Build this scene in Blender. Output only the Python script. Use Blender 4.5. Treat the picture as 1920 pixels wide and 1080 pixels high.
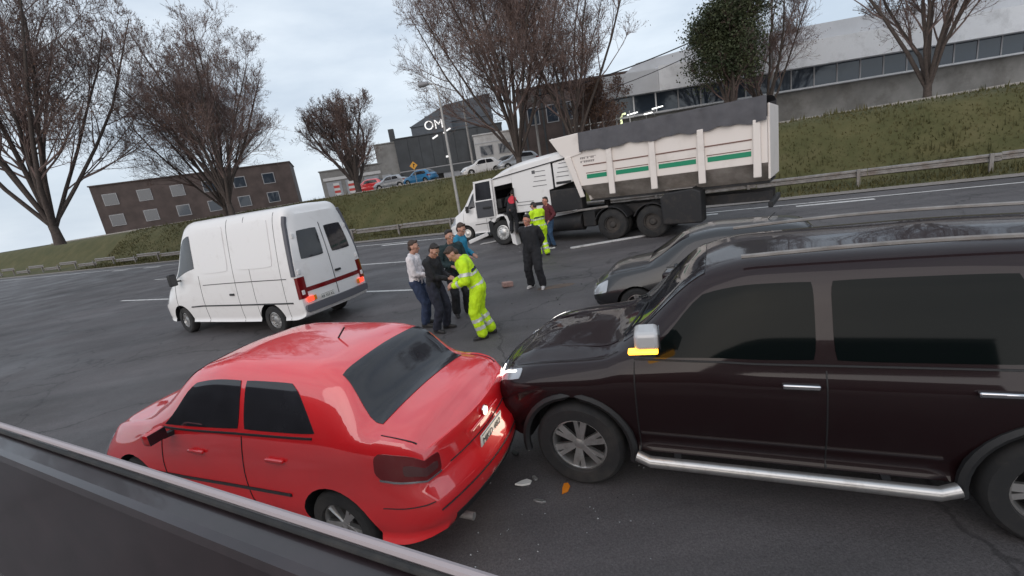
import bpy, bmesh, math, random
from mathutils import Vector, Matrix, Euler, noise
for o in list(bpy.data.objects): bpy.data.objects.remove(o)
SC = bpy.context.scene
R = math.radians
PI = math.pi
random.seed(11)

# ------------------------------------------------------------------ camera
cam = bpy.data.cameras.new('camera'); camo = bpy.data.objects.new('camera', cam)
SC.collection.objects.link(camo); SC.camera = camo
PITCH, ROLL, CAMZ = R(13.9), R(9.0), 2.7
fw = Vector((0, math.cos(PITCH), -math.sin(PITCH)))
up0 = Vector((0, math.sin(PITCH), math.cos(PITCH))); rt0 = Vector((1, 0, 0))
rt = rt0*math.cos(ROLL) - up0*math.sin(ROLL); upv = up0*math.cos(ROLL) + rt0*math.sin(ROLL)
m = Matrix((rt, upv, -fw)).transposed().to_4x4(); m.translation = (0, 0, CAMZ)
camo.matrix_world = m
cam.sensor_width = 36; cam.lens = 850/1920*36; cam.clip_start = 0.05; cam.clip_end = 3000
SC.render.resolution_x = 1024; SC.render.resolution_y = 576

# ------------------------------------------------------------------ sky and sun (overcast dusk)
SUN_EL, SUN_ROT = R(24), R(205)          # behind the camera, a little to the left
W = bpy.data.worlds.new('World'); SC.world = W; W.use_nodes = True
nt = W.node_tree; N = nt.nodes; L = nt.links; N.clear()
sky = N.new('ShaderNodeTexSky'); sky.sky_type = 'NISHITA'; sky.sun_disc = False
sky.sun_elevation = SUN_EL; sky.sun_rotation = SUN_ROT; sky.dust_density = 3.0
tc = N.new('ShaderNodeTexCoord'); mp = N.new('ShaderNodeMapping'); mp.inputs['Scale'].default_value = (1.6, 1.6, 5.5)
L.new(tc.outputs['Generated'], mp.inputs['Vector'])
nz = N.new('ShaderNodeTexNoise'); nz.inputs['Scale'].default_value = 1.5; nz.inputs['Detail'].default_value = 6; nz.inputs['Roughness'].default_value = .55
L.new(mp.outputs['Vector'], nz.inputs['Vector'])
cr = N.new('ShaderNodeValToRGB'); cr.color_ramp.elements[0].position = .34; cr.color_ramp.elements[0].color = (5.0, 5.8, 6.8, 1)
cr.color_ramp.elements[1].position = .66; cr.color_ramp.elements[1].color = (7.3, 8.0, 8.7, 1)
L.new(nz.outputs['Fac'], cr.inputs['Fac'])
mx = N.new('ShaderNodeMixRGB'); mx.inputs['Fac'].default_value = .86
L.new(sky.outputs['Color'], mx.inputs['Color1']); L.new(cr.outputs['Color'], mx.inputs['Color2'])
bg = N.new('ShaderNodeBackground'); bg.inputs['Strength'].default_value = .10
L.new(mx.outputs['Color'], bg.inputs['Color'])
wo = N.new('ShaderNodeOutputWorld'); L.new(bg.outputs['Background'], wo.inputs['Surface'])
sl = bpy.data.lights.new('sun', 'SUN'); sl.energy = 1.0; sl.angle = R(75); sl.color = (1, .90, .84)
so = bpy.data.objects.new('sun', sl); SC.collection.objects.link(so)
sd = Vector((math.sin(SUN_ROT)*math.cos(SUN_EL), math.cos(SUN_ROT)*math.cos(SUN_EL), math.sin(SUN_EL)))
so.rotation_euler = sd.to_track_quat('Z', 'Y').to_euler()
SC.view_settings.view_transform = 'Standard'; SC.view_settings.look = 'None'
SC.view_settings.exposure = .35; SC.view_settings.gamma = 1

# ------------------------------------------------------------------ helpers
COL = SC.collection
def tag(o, label=None, cat=None, group=None, kind=None):
    if label: o['label'] = label
    if cat: o['category'] = cat
    if group: o['group'] = group
    if kind: o['kind'] = kind
    return o
def thing(name, label, cat, loc=(0, 0, 0), rz=0, group=None, parent=None):
    o = bpy.data.objects.new(name, None); COL.objects.link(o); o.empty_display_size = .2
    o.location = loc; o.rotation_euler = (0, 0, rz)
    return tag(o, label, cat, group)
def kids(o): return [c for c in bpy.data.objects if c.parent == o]
def copy_tree(o, parent=None):
    c = o.copy(); COL.objects.link(c); c.parent = parent
    if parent is not None: c.matrix_parent_inverse = o.matrix_parent_inverse.copy()
    for ch in kids(o): copy_tree(ch, c)
    return c
UD, ND = Vector((-.891, .454)).normalized(), Vector((.454, .891)).normalized()   # along the road (leftwards), across it (away)
def RS(s, t, z=0):
    p = UD*s + ND*t
    return Vector((p.x, p.y, z))
ROADA = math.atan2(UD.y, UD.x)

class MB:
    def __init__(s): s.v = []; s.f = []; s.mi = []
    def add(s, vs, fs, mi=0):
        b = len(s.v); s.v += [tuple(p) for p in vs]
        s.f += [tuple(i+b for i in f) for f in fs]; s.mi += [mi]*len(fs)
        return s
    def box(s, c, d, rot=None, mi=0, taper=None):
        x, y, z = d[0]/2, d[1]/2, d[2]/2
        vs = [Vector((i*x, j*y, k*z)) for k in (-1, 1) for j in (-1, 1) for i in (-1, 1)]
        if taper:
            for q in vs[4:]: q.x *= taper; q.y *= taper
        if rot is not None:
            M = rot if isinstance(rot, Matrix) else Euler(rot).to_matrix()
            vs = [M @ q for q in vs]
        c = Vector(c); vs = [q+c for q in vs]
        return s.add(vs, [(0, 2, 3, 1), (4, 5, 7, 6), (0, 1, 5, 4), (2, 6, 7, 3), (0, 4, 6, 2), (1, 3, 7, 5)], mi)
    def box2(s, a, b, mi=0):
        return s.box([(a[i]+b[i])/2 for i in range(3)], [abs(b[i]-a[i]) for i in range(3)], None, mi)
    def bar(s, a, b, w, h, mi=0):
        a = Vector(a); b = Vector(b); d = b-a
        q = d.to_track_quat('X', 'Z').to_matrix()
        return s.box((a+b)/2, (d.length, w, h), q, mi)
    def tube(s, pts, rad, n=6, mi=0, cap=True):
        pts = [Vector(p) for p in pts]; k = len(pts)
        if not isinstance(rad, (list, tuple)): rad = [rad]*k
        vs = []; fs = []; ref = None
        for i in range(k):
            t = (pts[min(i+1, k-1)]-pts[max(i-1, 0)])
            if t.length < 1e-9: t = Vector((0, 0, 1))
            t.normalize()
            if ref is None: ref = Vector((1, 0, 0)) if abs(t.x) < .8 else Vector((0, 1, 0))
            a = t.cross(ref).normalized(); b = t.cross(a); ref = -b if False else ref
            for j in range(n):
                an = 2*PI*j/n
                vs.append(pts[i] + (a*math.cos(an)+b*math.sin(an))*rad[i])
        for i in range(k-1):
            for j in range(n):
                fs.append((i*n+j, i*n+(j+1) % n, (i+1)*n+(j+1) % n, (i+1)*n+j))
        if cap:
            fs.append(tuple(range(n-1, -1, -1))); fs.append(tuple((k-1)*n+j for j in range(n)))
        return s.add(vs, fs, mi)
    def lathe(s, prof, n=24, axis='Y', c=(0, 0, 0), mi=0, closed=False):
        vs = []; fs = []; k = len(prof); c = Vector(c)
        for (h, r) in prof:
            for j in range(n):
                a = 2*PI*j/n; p, q = r*math.cos(a), r*math.sin(a)
                vs.append(c + (Vector((p, h, q)) if axis == 'Y' else Vector((p, q, h)) if axis == 'Z' else Vector((h, p, q))))
        for i in range(k-1 if not closed else k):
            i2 = (i+1) % k
            for j in range(n):
                fs.append((i*n+j, i*n+(j+1) % n, i2*n+(j+1) % n, i2*n+j))
        if not closed:
            fs.append(tuple(range(n))); fs.append(tuple((k-1)*n+j for j in range(n-1, -1, -1)))
        return s.add(vs, fs, mi)
    def prism(s, poly, y0, y1, mi=0, plane='XZ'):
        n = len(poly)
        mk = (lambda p, y: (p[0], y, p[1])) if plane == 'XZ' else (lambda p, y: (p[0], p[1], y)) if plane == 'XY' else (lambda p, y: (y, p[0], p[1]))
        vs = [mk(p, y0) for p in poly]+[mk(p, y1) for p in poly]
        fs = [tuple(range(n)), tuple(range(2*n-1, n-1, -1))]+[(i, i+n, (i+1) % n+n, (i+1) % n) for i in range(n)]
        return s.add(vs, fs, mi)
    def build(s, name, mats, parent=None, smooth=False, bevel=0, seg=2, fixn=True, ang=40):
        me = bpy.data.meshes.new(name); me.from_pydata(s.v, [], s.f)
        if not isinstance(mats, (list, tuple)): mats = [mats]
        for q in mats: me.materials.append(q)
        if any(s.mi): me.polygons.foreach_set('material_index', s.mi)
        if fixn:
            bm = bmesh.new(); bm.from_mesh(me); bmesh.ops.recalc_face_normals(bm, faces=bm.faces); bm.to_mesh(me); bm.free()
        if smooth:
            me.polygons.foreach_set('use_smooth', [True]*len(me.polygons))
            if ang: me.set_sharp_from_angle(angle=R(ang))
        me.update()
        o = bpy.data.objects.new(name, me); COL.objects.link(o)
        if parent: o.parent = parent
        if bevel:
            b = o.modifiers.new('bevel', 'BEVEL'); b.width = bevel; b.segments = seg; b.limit_method = 'ANGLE'; b.angle_limit = R(35)
        return o

WORKS = bpy.data.scenes.new('workshop')        # empty side scene: evaluating a modifier there does not touch the rest
def evaluated(o, extra=()):
    for q in (o,)+tuple(extra): WORKS.collection.objects.link(q)
    vl = WORKS.view_layers[0]; vl.update(); dg = vl.depsgraph
    me = bpy.data.meshes.new_from_object(o.evaluated_get(dg), depsgraph=dg)
    for q in (o,)+tuple(extra): WORKS.collection.objects.unlink(q)
    return me
def baked(o, extra=()):
    """apply the modifiers of o into its own mesh"""
    me = evaluated(o, extra)
    old = o.data; o.modifiers.clear(); o.data = me
    if old.users == 0: bpy.data.meshes.remove(old)
    return o

# ------------------------------------------------------------------ materials
MC = {}
def mat(name, col, rough=.6, metal=0, var=.0, vscale=3.0, col2=None, bump=0, bscale=20, coat=0, emit=None, estr=0, spec=.5, coords='Object', dirt=None, dscale=1.2, dlo=.5, dhi=.75, cior=1.5):
    if name in MC: return MC[name]
    M = bpy.data.materials.new(name); M.use_nodes = True; t = M.node_tree; b = t.nodes['Principled BSDF']
    c4 = tuple(col)+(1,)
    b.inputs['Base Color'].default_value = c4; b.inputs['Roughness'].default_value = rough; b.inputs['Metallic'].default_value = metal
    b.inputs['Specular IOR Level'].default_value = spec
    if coat: b.inputs['Coat Weight'].default_value = coat; b.inputs['Coat Roughness'].default_value = .04; b.inputs['Coat IOR'].default_value = cior
    if emit: b.inputs['Emission Color'].default_value = tuple(emit)+(1,); b.inputs['Emission Strength'].default_value = estr
    tcn = None
    def coord():
        nonlocal tcn
        if tcn is None: tcn = t.nodes.new('ShaderNodeTexCoord')
        return tcn.outputs[coords]
    last = None
    if var or col2:
        n = t.nodes.new('ShaderNodeTexNoise'); n.inputs['Scale'].default_value = vscale; n.inputs['Detail'].default_value = 7; n.inputs['Roughness'].default_value = .62
        t.links.new(coord(), n.inputs['Vector'])
        r = t.nodes.new('ShaderNodeValToRGB'); r.color_ramp.elements[0].position = .32; r.color_ramp.elements[1].position = .68
        a2 = tuple(col2) if col2 else tuple(min(1, x*(1+var)) for x in col)
        a1 = tuple(col) if col2 else tuple(x*(1-var) for x in col)
        r.color_ramp.elements[0].color = a1+(1,); r.color_ramp.elements[1].color = a2+(1,)
        t.links.new(n.outputs['Fac'], r.inputs['Fac']); last = r.outputs['Color']
    if dirt:
        n = t.nodes.new('ShaderNodeTexNoise'); n.inputs['Scale'].default_value = dscale; n.inputs['Detail'].default_value = 9; n.inputs['Roughness'].default_value = .7
        t.links.new(coord(), n.inputs['Vector'])
        r = t.nodes.new('ShaderNodeValToRGB'); r.color_ramp.elements[0].position = dlo; r.color_ramp.elements[1].position = dhi
        t.links.new(n.outputs['Fac'], r.inputs['Fac'])
        x = t.nodes.new('ShaderNodeMixRGB'); t.links.new(r.outputs['Color'], x.inputs['Fac'])
        if last: t.links.new(last, x.inputs['Color1'])
        else: x.inputs['Color1'].default_value = c4
        x.inputs['Color2'].default_value = tuple(dirt)+(1,); last = x.outputs['Color']
    if last: t.links.new(last, b.inputs['Base Color'])
    if bump:
        n = t.nodes.new('ShaderNodeTexNoise'); n.inputs['Scale'].default_value = bscale; n.inputs['Detail'].default_value = 6
        t.links.new(coord(), n.inputs['Vector'])
        bp = t.nodes.new('ShaderNodeBump'); bp.inputs['Strength'].default_value = bump; bp.inputs['Distance'].default_value = .02
        t.links.new(n.outputs['Fac'], bp.inputs['Height']); t.links.new(bp.outputs['Normal'], b.inputs['Normal'])
    MC[name] = M
    return M

RED = mat('red_paint', (.82, .010, .016), .4, 0, coat=1, var=.06, vscale=2, cior=2.0)
BLACKP = mat('black_paint', (.011, .003, .004), .5, 0, spec=.15, coat=.6, dirt=(.015, .010, .010), dscale=1.6, dlo=.55, dhi=.95)
WHITEP = mat('white_paint', (.74, .72, .71), .38, 0, coat=.5, dirt=(.50, .46, .43), dscale=2.2, dlo=.56, dhi=.95)
WHITEB = mat('bed_paint', (.72, .66, .62), .5, 0, dirt=(.46, .41, .37), dscale=1.1, dlo=.55, dhi=.95, bump=.1, bscale=6)
GREYP = mat('silver_paint', (.42, .43, .45), .35, .5, coat=.6)
BLUEP = mat('blue_paint', (.02, .16, .33), .35, 0, coat=.7)
DKCAR = mat('dark_paint', (.012, .012, .014), .35, 0, coat=.6)
GLASS = mat('tinted_glass', (.022, .022, .026), .06, 0, spec=.6, var=.3, vscale=2)
GLASSL = mat('clear_dark_glass', (.004, .006, .006), .05, 0, spec=.12)
BLK = mat('black_plastic', (.016, .016, .017), .6, bump=.1, bscale=60)
CHASSIS = mat('chassis_black', (.014, .014, .016), .7, dirt=(.07, .055, .045), dscale=3, dlo=.5, dhi=.9)
RUB = mat('rubber', (.017, .017, .018), .85, dirt=(.06, .052, .046), dscale=5, dlo=.45, dhi=.9)
ALLOY = mat('alloy', (.55, .54, .53), .32, .85, dirt=(.2, .17, .15), dscale=8, dlo=.5, dhi=.9)
STEEL = mat('galvanised', (.24, .225, .215), .6, .4, var=.25, vscale=6, dirt=(.15, .09, .06), dscale=1.6, dlo=.5, dhi=.85)
CHROME = mat('chrome', (.6, .6, .62), .12, 1)
TAIL = mat('tail_lens', (.16, .006, .008), .12, 0, coat=.8)
TAILD = mat('tail_lens_dull', (.10, .03, .03), .2, 0, coat=.8)
DARKRIM = mat('dark_truck_rim', (.05, .045, .043), .7, .2, dirt=(.10, .08, .065), dscale=5, dlo=.45, dhi=.9)
TAILON = mat('tail_lens_lit', (.5, .02, .01), .2, 0, emit=(1, .06, .03), estr=1.6)
HEADLENS = mat('head_lens', (.42, .43, .45), .08, .3, coat=1)
HEADON = mat('head_lamp_lit', (.9, .9, .9), .2, 0, emit=(1, .93, .84), estr=2.2)
AMBER = mat('amber_lit', (.9, .4, .03), .3, 0, emit=(1, .45, .03), estr=4.0)
AMBERD = mat('amber_lens', (.7, .22, .02), .25)
GLASSB = mat('broken_glass', (.35, .36, .37), .15, spec=.9)
PLATE = mat('plate_white', (.72, .70, .66), .45)
INK = mat('ink_black', (.02, .02, .02), .6)
GREEN = mat('green_stripe', (.0, .22, .11), .5, dirt=(.06, .2, .13), dscale=4, dlo=.6, dhi=.9)
BROWNLINE = mat('brown_line', (.16, .08, .06), .6)
BEDSHADE = mat('shaded_muddy_bed_paint', (.40, .36, .33), .7, 0, dirt=(.12, .10, .085), dscale=1.4, dlo=.35, dhi=.75, bump=.2, bscale=8)  # bed paint darkened to carry the shade under the slope, mottled with dirt
TARP = mat('tarp', (.085, .083, .092), .8, var=.15, vscale=3, bump=.2, bscale=5)
# ------------------------------------------------------------------ lofted vehicle bodies
def pchip(xs, ys, x):
    n = len(xs)
    if x <= xs[0]: return ys[0]
    if x >= xs[-1]: return ys[-1]
    h = [xs[i+1]-xs[i] for i in range(n-1)]; d = [(ys[i+1]-ys[i])/h[i] for i in range(n-1)]
    def mm(i):
        if i == 0: return d[0]
        if i == n-1: return d[-1]
        if d[i-1]*d[i] <= 0: return 0
        w1 = 2*h[i]+h[i-1]; w2 = h[i]+2*h[i-1]
        return (w1+w2)/(w1/d[i-1]+w2/d[i])
    for i in range(n-1):
        if x <= xs[i+1]:
            t = (x-xs[i])/h[i]; a, b = mm(i), mm(i+1)
            return ((2*t**3-3*t**2+1)*ys[i]+(t**3-2*t**2+t)*h[i]*a+(-2*t**3+3*t**2)*ys[i+1]+(t**3-t**2)*h[i]*b)
class Loft:
    """x forward, y left, z up.  v runs 0 (top centre) .. 9 (bottom centre); negative v is the right-hand side"""
    P = ('zt', 'wt', 'zb', 'wb', 'ws', 'zs', 'wl', 'zl')
    def __init__(s, keys, rear, front, crown=.04, bulge=(.14, .16), reach=.4):
        s.k = sorted(keys); s.xs = [k[0] for k in s.k]; s.rear = rear; s.front = front
        s.crown = crown; s.bulge = bulge; s.reach = reach; s.c = {}
    def params(s, x):
        q = round(x, 4)
        if q not in s.c: s.c[q] = [pchip(s.xs, [k[1+i] for k in s.k], x) for i in range(8)]
        return s.c[q]
    def section(s, x):
        zt, wt, zb, wb, ws, zs, wl, zl = s.params(x)
        zm = zl+(zs-zl)*.5
        return [(0, zt+s.crown), (wt*.52, zt+s.crown*.72), (wt*.9, zt+s.crown*.12), (wt+.30*(wb-wt)+.01, zt-.22*(zt-zb)-.012),
                (wb, zb), (ws, zs), (ws*1.0, zm), (wl+.01, zl+.09), (wl-.03, zl), (0, zl)]
    def xsh(s, x, z):
        x0, x1 = s.xs[0], s.xs[-1]
        def pr(t): return pchip([a for a, b in t], [b for a, b in t], z)
        if x < x0+s.reach:
            w = 1-(x-x0)/s.reach; return x+w*w*(3-2*w)*pr(s.rear)
        if x > x1-s.reach:
            w = 1-(x1-x)/s.reach; return x-w*w*(3-2*w)*pr(s.front)
        return x
    def at(s, x, v):
        sg = -1 if v < 0 else 1; v = min(abs(v), 9)
        c = s.section(x); i = min(int(v), 8); t = v-i
        def g(j):
            if j < 0: return (-c[1][0], c[1][1])
            if j > 9: return (-c[8][0], c[8][1])
            return c[j]
        p0, p1, p2, p3 = g(i-1), g(i), g(i+1), g(i+2)
        def cm(a, b, d, e):
            m1 = .42*(d-a); m2 = .42*(e-b)
            return (2*t**3-3*t**2+1)*b+(t**3-2*t**2+t)*m1+(-2*t**3+3*t**2)*d+(t**3-t**2)*m2
        y = cm(p0[0], p1[0], p2[0], p3[0]); z = cm(p0[1], p1[1], p2[1], p3[1])
        if i == 0 and t == 0 or v >= 9: y = 0
        return Vector((s.xsh(x, z), sg*max(y, 0), z))
    def cap(s, end, f, v):
        """end -1 rear, 1 front; f in [-1,1] across the car at height of v"""
        x = s.xs[0] if end < 0 else s.xs[-1]
        p = s.at(x, abs(v)); b = s.bulge[0] if end < 0 else s.bulge[1]
        yy = p.y*f
        return Vector((p.x+end*b*(p.y/.8)**2*(1-f*f)*(1 if p.y > .05 else 0), yy, p.z))
    def body(s, name, mats, parent, nx=64, sub=3, cuts=None, ncap=8):
        xs = []
        for i in range(len(s.xs)-1):
            k = max(2, int(round(nx*(s.xs[i+1]-s.xs[i])/(s.xs[-1]-s.xs[0]))))
            xs += [s.xs[i]+(s.xs[i+1]-s.xs[i])*j/k for j in range(k)]
        xs.append(s.xs[-1])
        vs = [i/sub for i in range(9*sub+1)]; nv = len(vs)
        ring = [v for v in vs]+[-v for v in vs[-2:0:-1]]; nr = len(ring)
        mb = MB(); V = []
        for x in xs: V += [s.at(x, v) for v in ring]
        F = []
        for i in range(len(xs)-1):
            for j in range(nr): F.append((i*nr+j, i*nr+(j+1) % nr, (i+1)*nr+(j+1) % nr, (i+1)*nr+j))
        for end in (-1, 1):
            off = 0 if end < 0 else (len(xs)-1)*nr; rows = []
            for j in range(1, nv-1):
                row = [off+j]
                for q in range(1, ncap):
                    V.append(s.cap(end, 1-2*q/ncap, vs[j])); row.append(len(V)-1)
                row.append(off+nr-j); rows.append(row)
            for a, b in zip(rows, rows[1:]):
                for q in range(ncap): F.append((a[q], a[q+1], b[q+1], b[q]))
            for q in range(ncap):
                F.append((off, rows[0][q+1], rows[0][q])); F.append((off+nv-1, rows[-1][q], rows[-1][q+1]))
        mb.add(V, F)
        o = mb.build(name, mats, parent, True, ang=38)
        if cuts:
            for (cx, cy, cz, r) in cuts:
                cb = MB().lathe([(-.26, r), (.3, r)], 30, 'Y', (cx, cy, cz))
                co = cb.build('cutter', mats, None); co.parent = None
                co.data.polygons.foreach_set('material_index', [1]*len(co.data.polygons))
                bo = o.modifiers.new('b', 'BOOLEAN'); bo.object = co; bo.operation = 'DIFFERENCE'; bo.solver = 'EXACT'
                pp = o.parent; o.parent = None
                baked(o, (co,)); o.parent = pp
                bpy.data.objects.remove(co)
            o.data.set_sharp_from_angle(angle=R(38))
        return o
    def patch(s, name, mt, parent, F, na=10, nb=8, off=.005, th=.012, rnd=0, flip=False):
        """a panel lying on the body: F(a,b), a,b in [-1,1], returns a point of the body surface"""
        rows = []
        for i in range(na+1):
            for j in range(nb+1):
                a = -1+2*i/na; b = -1+2*j/nb
                if rnd: a, b = a*(1-rnd*b**4), b*(1-rnd*a**4)
                e = .004
                p = F(a, b); da = F(min(a+e, 1), b)-F(max(a-e, -1), b); db = F(a, min(b+e, 1))-F(a, max(b-e, -1))
                n = da.cross(db)
                if n.length < 1e-12: n = Vector((0, 0, 1))
                n.normalize()
                rows.append((p, -n if flip else n))
        w = nb+1
        out = [p+n*off for p, n in rows]; inn = [p+n*(off-th) for p, n in rows]; nn = len(out)
        fs = [(i*w+j, (i+1)*w+j, (i+1)*w+j+1, i*w+j+1) for i in range(na) for j in range(nb)]
        per = [i*w for i in range(na+1)]+[na*w+j for j in range(1, nb+1)]+[i*w+nb for i in range(na-1, -1, -1)]+[j for j in range(nb-1, 0, -1)]
        mb = MB().add(out+inn, fs+[tuple(q+nn for q in reversed(f)) for f in fs]+[(per[i], per[(i+1) % len(per)], per[(i+1) % len(per)]+nn, per[i]+nn) for i in range(len(per))])
        return mb.build(name, mt, parent, True, ang=50)
    def side(s, name, mt, parent, x0, x1, x0t, x1t, vb, vt, right=False, **k):
        """four-cornered panel on a flank: bottom edge x0..x1 at vb, top edge x0t..x1t at vt"""
        sg = -1 if right else 1
        def F(a, b):
            q = (b+1)/2; xa = x0+(x0t-x0)*q; xb = x1+(x1t-x1)*q
            return s.at(xa+(xb-xa)*(a+1)/2, sg*(vb+(vt-vb)*q))
        k.setdefault('rnd', .03)
        return s.patch(name, mt, parent, F, flip=not right, **k)
    def deck(s, name, mt, parent, x0, x1, v0, v1, **k):
        """panel on the upper side, from x0 to x1, half width v0 at x0 and v1 at x1"""
        def F(a, b):
            x = x0+(x1-x0)*(a+1)/2; vv = v0+(v1-v0)*(a+1)/2
            return s.at(x, b*vv if abs(b*vv) > 1e-6 else 1e-6)
        return s.patch(name, mt, parent, F, flip=(x1 < x0), **k)
    def wrap(s, name, mt, parent, end, v0, v1, xin, fin, right=False, **k):
        """lamp wrapping round a corner: on the flank from xin to the end, then on the end face to f = fin"""
        sg = -1 if right else 1; xe = s.xs[0] if end < 0 else s.xs[-1]
        def F(a, b):
            q = (a+1)/2; v = v0+(v1-v0)*(b+1)/2
            if q < .5: return s.at(xin+(xe-xin)*q*2, sg*v)
            return s.cap(end, sg*(1+(fin-1)*(q-.5)*2), v)
        fl = (end > 0) != right
        return s.patch(name, mt, parent, F, na=12, flip=fl, **k)
    def line(s, name, mt, parent, pts, w=.008):
        """a narrow joint along a path of (x, v) on the body"""
        fine = [(p_[0]+(q_[0]-p_[0])*k/5, p_[1]+(q_[1]-p_[1])*k/5) for p_, q_ in zip(pts, pts[1:]) for k in range(5)]+[pts[-1]]
        mb = MB(); mb.tube([s.at(x, v) for x, v in fine], w, 5)
        return mb.build(name, mt, parent, True)

MIRW = mat('mirror_silver', (.50, .49, .49), .35, .1, coat=.6)
WH = {}
def wheel_meshes(r, rim, w, style):
    key = (r, rim, w, style)
    if key in WH: return WH[key]
    t = MB().lathe([(-w/2, rim*.98), (-w/2, r*.90), (-w*.42, r*.965), (-w*.3, r), (w*.3, r), (w*.42, r*.965), (w/2, r*.90), (w*.5, rim*1.02), (w*.36, rim*.97), (-w*.36, rim*.97)], 36, 'Y', closed=True).build('wheel', RUB, None, True, ang=35)
    b = MB()
    if style == 'truck':
        b.lathe([(w*.1, rim), (w*.36, rim*.98), (w*.38, rim*.9), (w*.05, rim*.82), (-w*.02, rim*.55), (w*.12, rim*.45), (w*.3, rim*.3), (w*.33, .01)], 30, 'Y')
        rm = DARKRIM
    elif style == 'hub':
        b.lathe([(w*.2, rim), (w*.38, rim*.98), (w*.4, rim*.86), (w*.3, rim*.8), (w*.28, rim*.5), (w*.36, rim*.3), (w*.37, .01)], 30, 'Y')
        for k in range(10):
            a = 2*PI*k/10; b.box((rim*.66*math.cos(a), w*.3, rim*.66*math.sin(a)), (.10*rim*2, .05, .09*rim*2), (0, -a, 0))
        rm = ALLOY
    else:
        b.lathe([(-w*.3, rim*.97), (w*.30, rim*.99), (w*.38, rim*.985), (w*.39, rim*.93), (w*.26, rim*.87), (-w*.28, rim*.86)], 36, 'Y', closed=True)
        n = int(style)
        for k in range(n):
            a = 2*PI*k/n
            b.bar((rim*.12*math.cos(a), w*.27, rim*.12*math.sin(a)), (rim*.92*math.cos(a+.10), w*.30, rim*.92*math.sin(a+.10)), .03, rim*.22)
            b.bar((rim*.12*math.cos(a), w*.27, rim*.12*math.sin(a)), (rim*.92*math.cos(a-.22), w*.30, rim*.92*math.sin(a-.22)), .03, rim*.16)
        b.lathe([(w*.15, rim*.26), (w*.31, rim*.24), (w*.34, rim*.16), (w*.345, .005)], 20, 'Y')
        rm = ALLOY
    ro = b.build('rim', rm, None, True, ang=30)
    d = MB().lathe([(-w*.2, rim*.93), (-w*.12, rim*.93), (-w*.11, .01)], 24, 'Y').build('brake_disc', CHASSIS, None, True)
    WH[key] = (t.data, ro.data, d.data)
    for o in (t, ro, d): bpy.data.objects.remove(o)
    return WH[key]
def add_wheel(parent, loc, r, rim, w, style='5', right=False, spin=0, steer=0, lean=0):
    a, b, c = wheel_meshes(r, rim, w, style)
    o = bpy.data.objects.new('wheel', a); COL.objects.link(o); o.parent = parent; o.location = loc
    o.rotation_mode = 'ZXY'
    o.rotation_euler = (lean, spin, steer+(PI if right else 0))
    q = bpy.data.objects.new('rim', b); COL.objects.link(q); q.parent = o
    if style not in ('truck', 'hub'):
        q = bpy.data.objects.new('brake_disc', c); COL.objects.link(q); q.parent = o
    return o

def mirror_unit(parent, p, sgn, mt, size=(.10, .22, .15), indicator=None):
    o = MB().box((p[0], p[1], p[2]), size, (0, 0, sgn*.12)).build('mirror', mt, parent, True, bevel=.035, seg=3)
    MB().bar((p[0]+.02, p[1]-sgn*.20, p[2]-.06), (p[0], p[1]-sgn*.05, p[2]-.04), .06, .04).build('mirror_arm', BLK, o)
    MB().box((p[0]-size[0]/2-.002, p[1], p[2]), (.006, size[1]*.85, size[2]*.8), (0, 0, sgn*.12)).build('mirror_glass', GLASS, o)
    if indicator: MB().box((p[0]+.02, p[1]+sgn*(size[1]/2-.03), p[2]-size[2]/2-.008), (size[0]*1.2, .075, .03), (0, 0, sgn*.12)).build('indicator', indicator, o, True, bevel=.012)
    return o
def plate_unit(parent, c, rz, txt, tilt=0):
    o = MB().box((0, 0, 0), (.008, .40, .13)).build('licence_plate', PLATE, parent, bevel=.003)
    o.location = c; o.rotation_euler = (0, tilt, rz)
    mb = MB()
    MB().box((.005, 0, 0), (.004, .36, .004)).build('plate_border', INK, o).location = (0, 0, .055)
    text_on(txt, .085, INK, o, (.0062, 0, -.032), (PI/2, 0, PI/2), 'plate_characters')
    return o
def text_on(body, size, mt, parent, loc, rot, name='lettering', ext=.0015, align='CENTER', sx=1):
    cu = bpy.data.curves.new(name, 'FONT'); cu.body = body; cu.size = size; cu.extrude = ext; cu.align_x = align; cu.resolution_u = 3
    t = bpy.data.objects.new(name, cu); COL.objects.link(t)
    COL.objects.unlink(t); me = evaluated(t)
    bpy.data.objects.remove(t)
    me.materials.clear(); me.materials.append(mt)
    o = bpy.data.objects.new(name, me); COL.objects.link(o); o.location = loc; o.rotation_euler = rot; o.parent = parent; o.scale = (sx, 1, 1)
    return o

# ---------------- passenger cars
#        x     zt    wt    zb    wb    ws    zs    wl    zl
SEDAN = [(-2.12, .96, .56, .925, .70, .75, .69, .67, .30), (-2.03, 1.035, .61, .985, .74, .80, .69, .73, .26), (-1.88, 1.065, .63, 1.01, .77, .835, .69, .77, .22),
         (-1.72, 1.08, .64, 1.025, .785, .85, .70, .79, .20), (-1.60, 1.10, .635, 1.025, .79, .855, .70, .79, .19), (-1.31, 1.42, .56, 1.02, .79, .855, .70, .79, .18),
         (-1.02, 1.475, .56, 1.0, .79, .855, .69, .79, .18), (-.1, 1.49, .56, .97, .79, .855, .68, .79, .18), (.40, 1.42, .55, .95, .785, .855, .67, .79, .18),
         (.95, 1.10, .57, .94, .76, .85, .66, .79, .18), (1.15, .985, .58, .92, .74, .85, .65, .79, .18), (1.75, .87, .56, .82, .69, .83, .60, .77, .20), (2.0, .78, .5, .73, .62, .77, .55, .7, .22), (2.12, .66, .42, .63, .55, .68, .5, .62, .26)]
SED_R = [(.2, .12), (.30, .05), (.42, .0), (.60, .0), (.70, .07), (.86, .09), (1.0, .10)]
SED_F = [(.2, .06), (.45, .0), (.6, .03), (.75, .12)]
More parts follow.
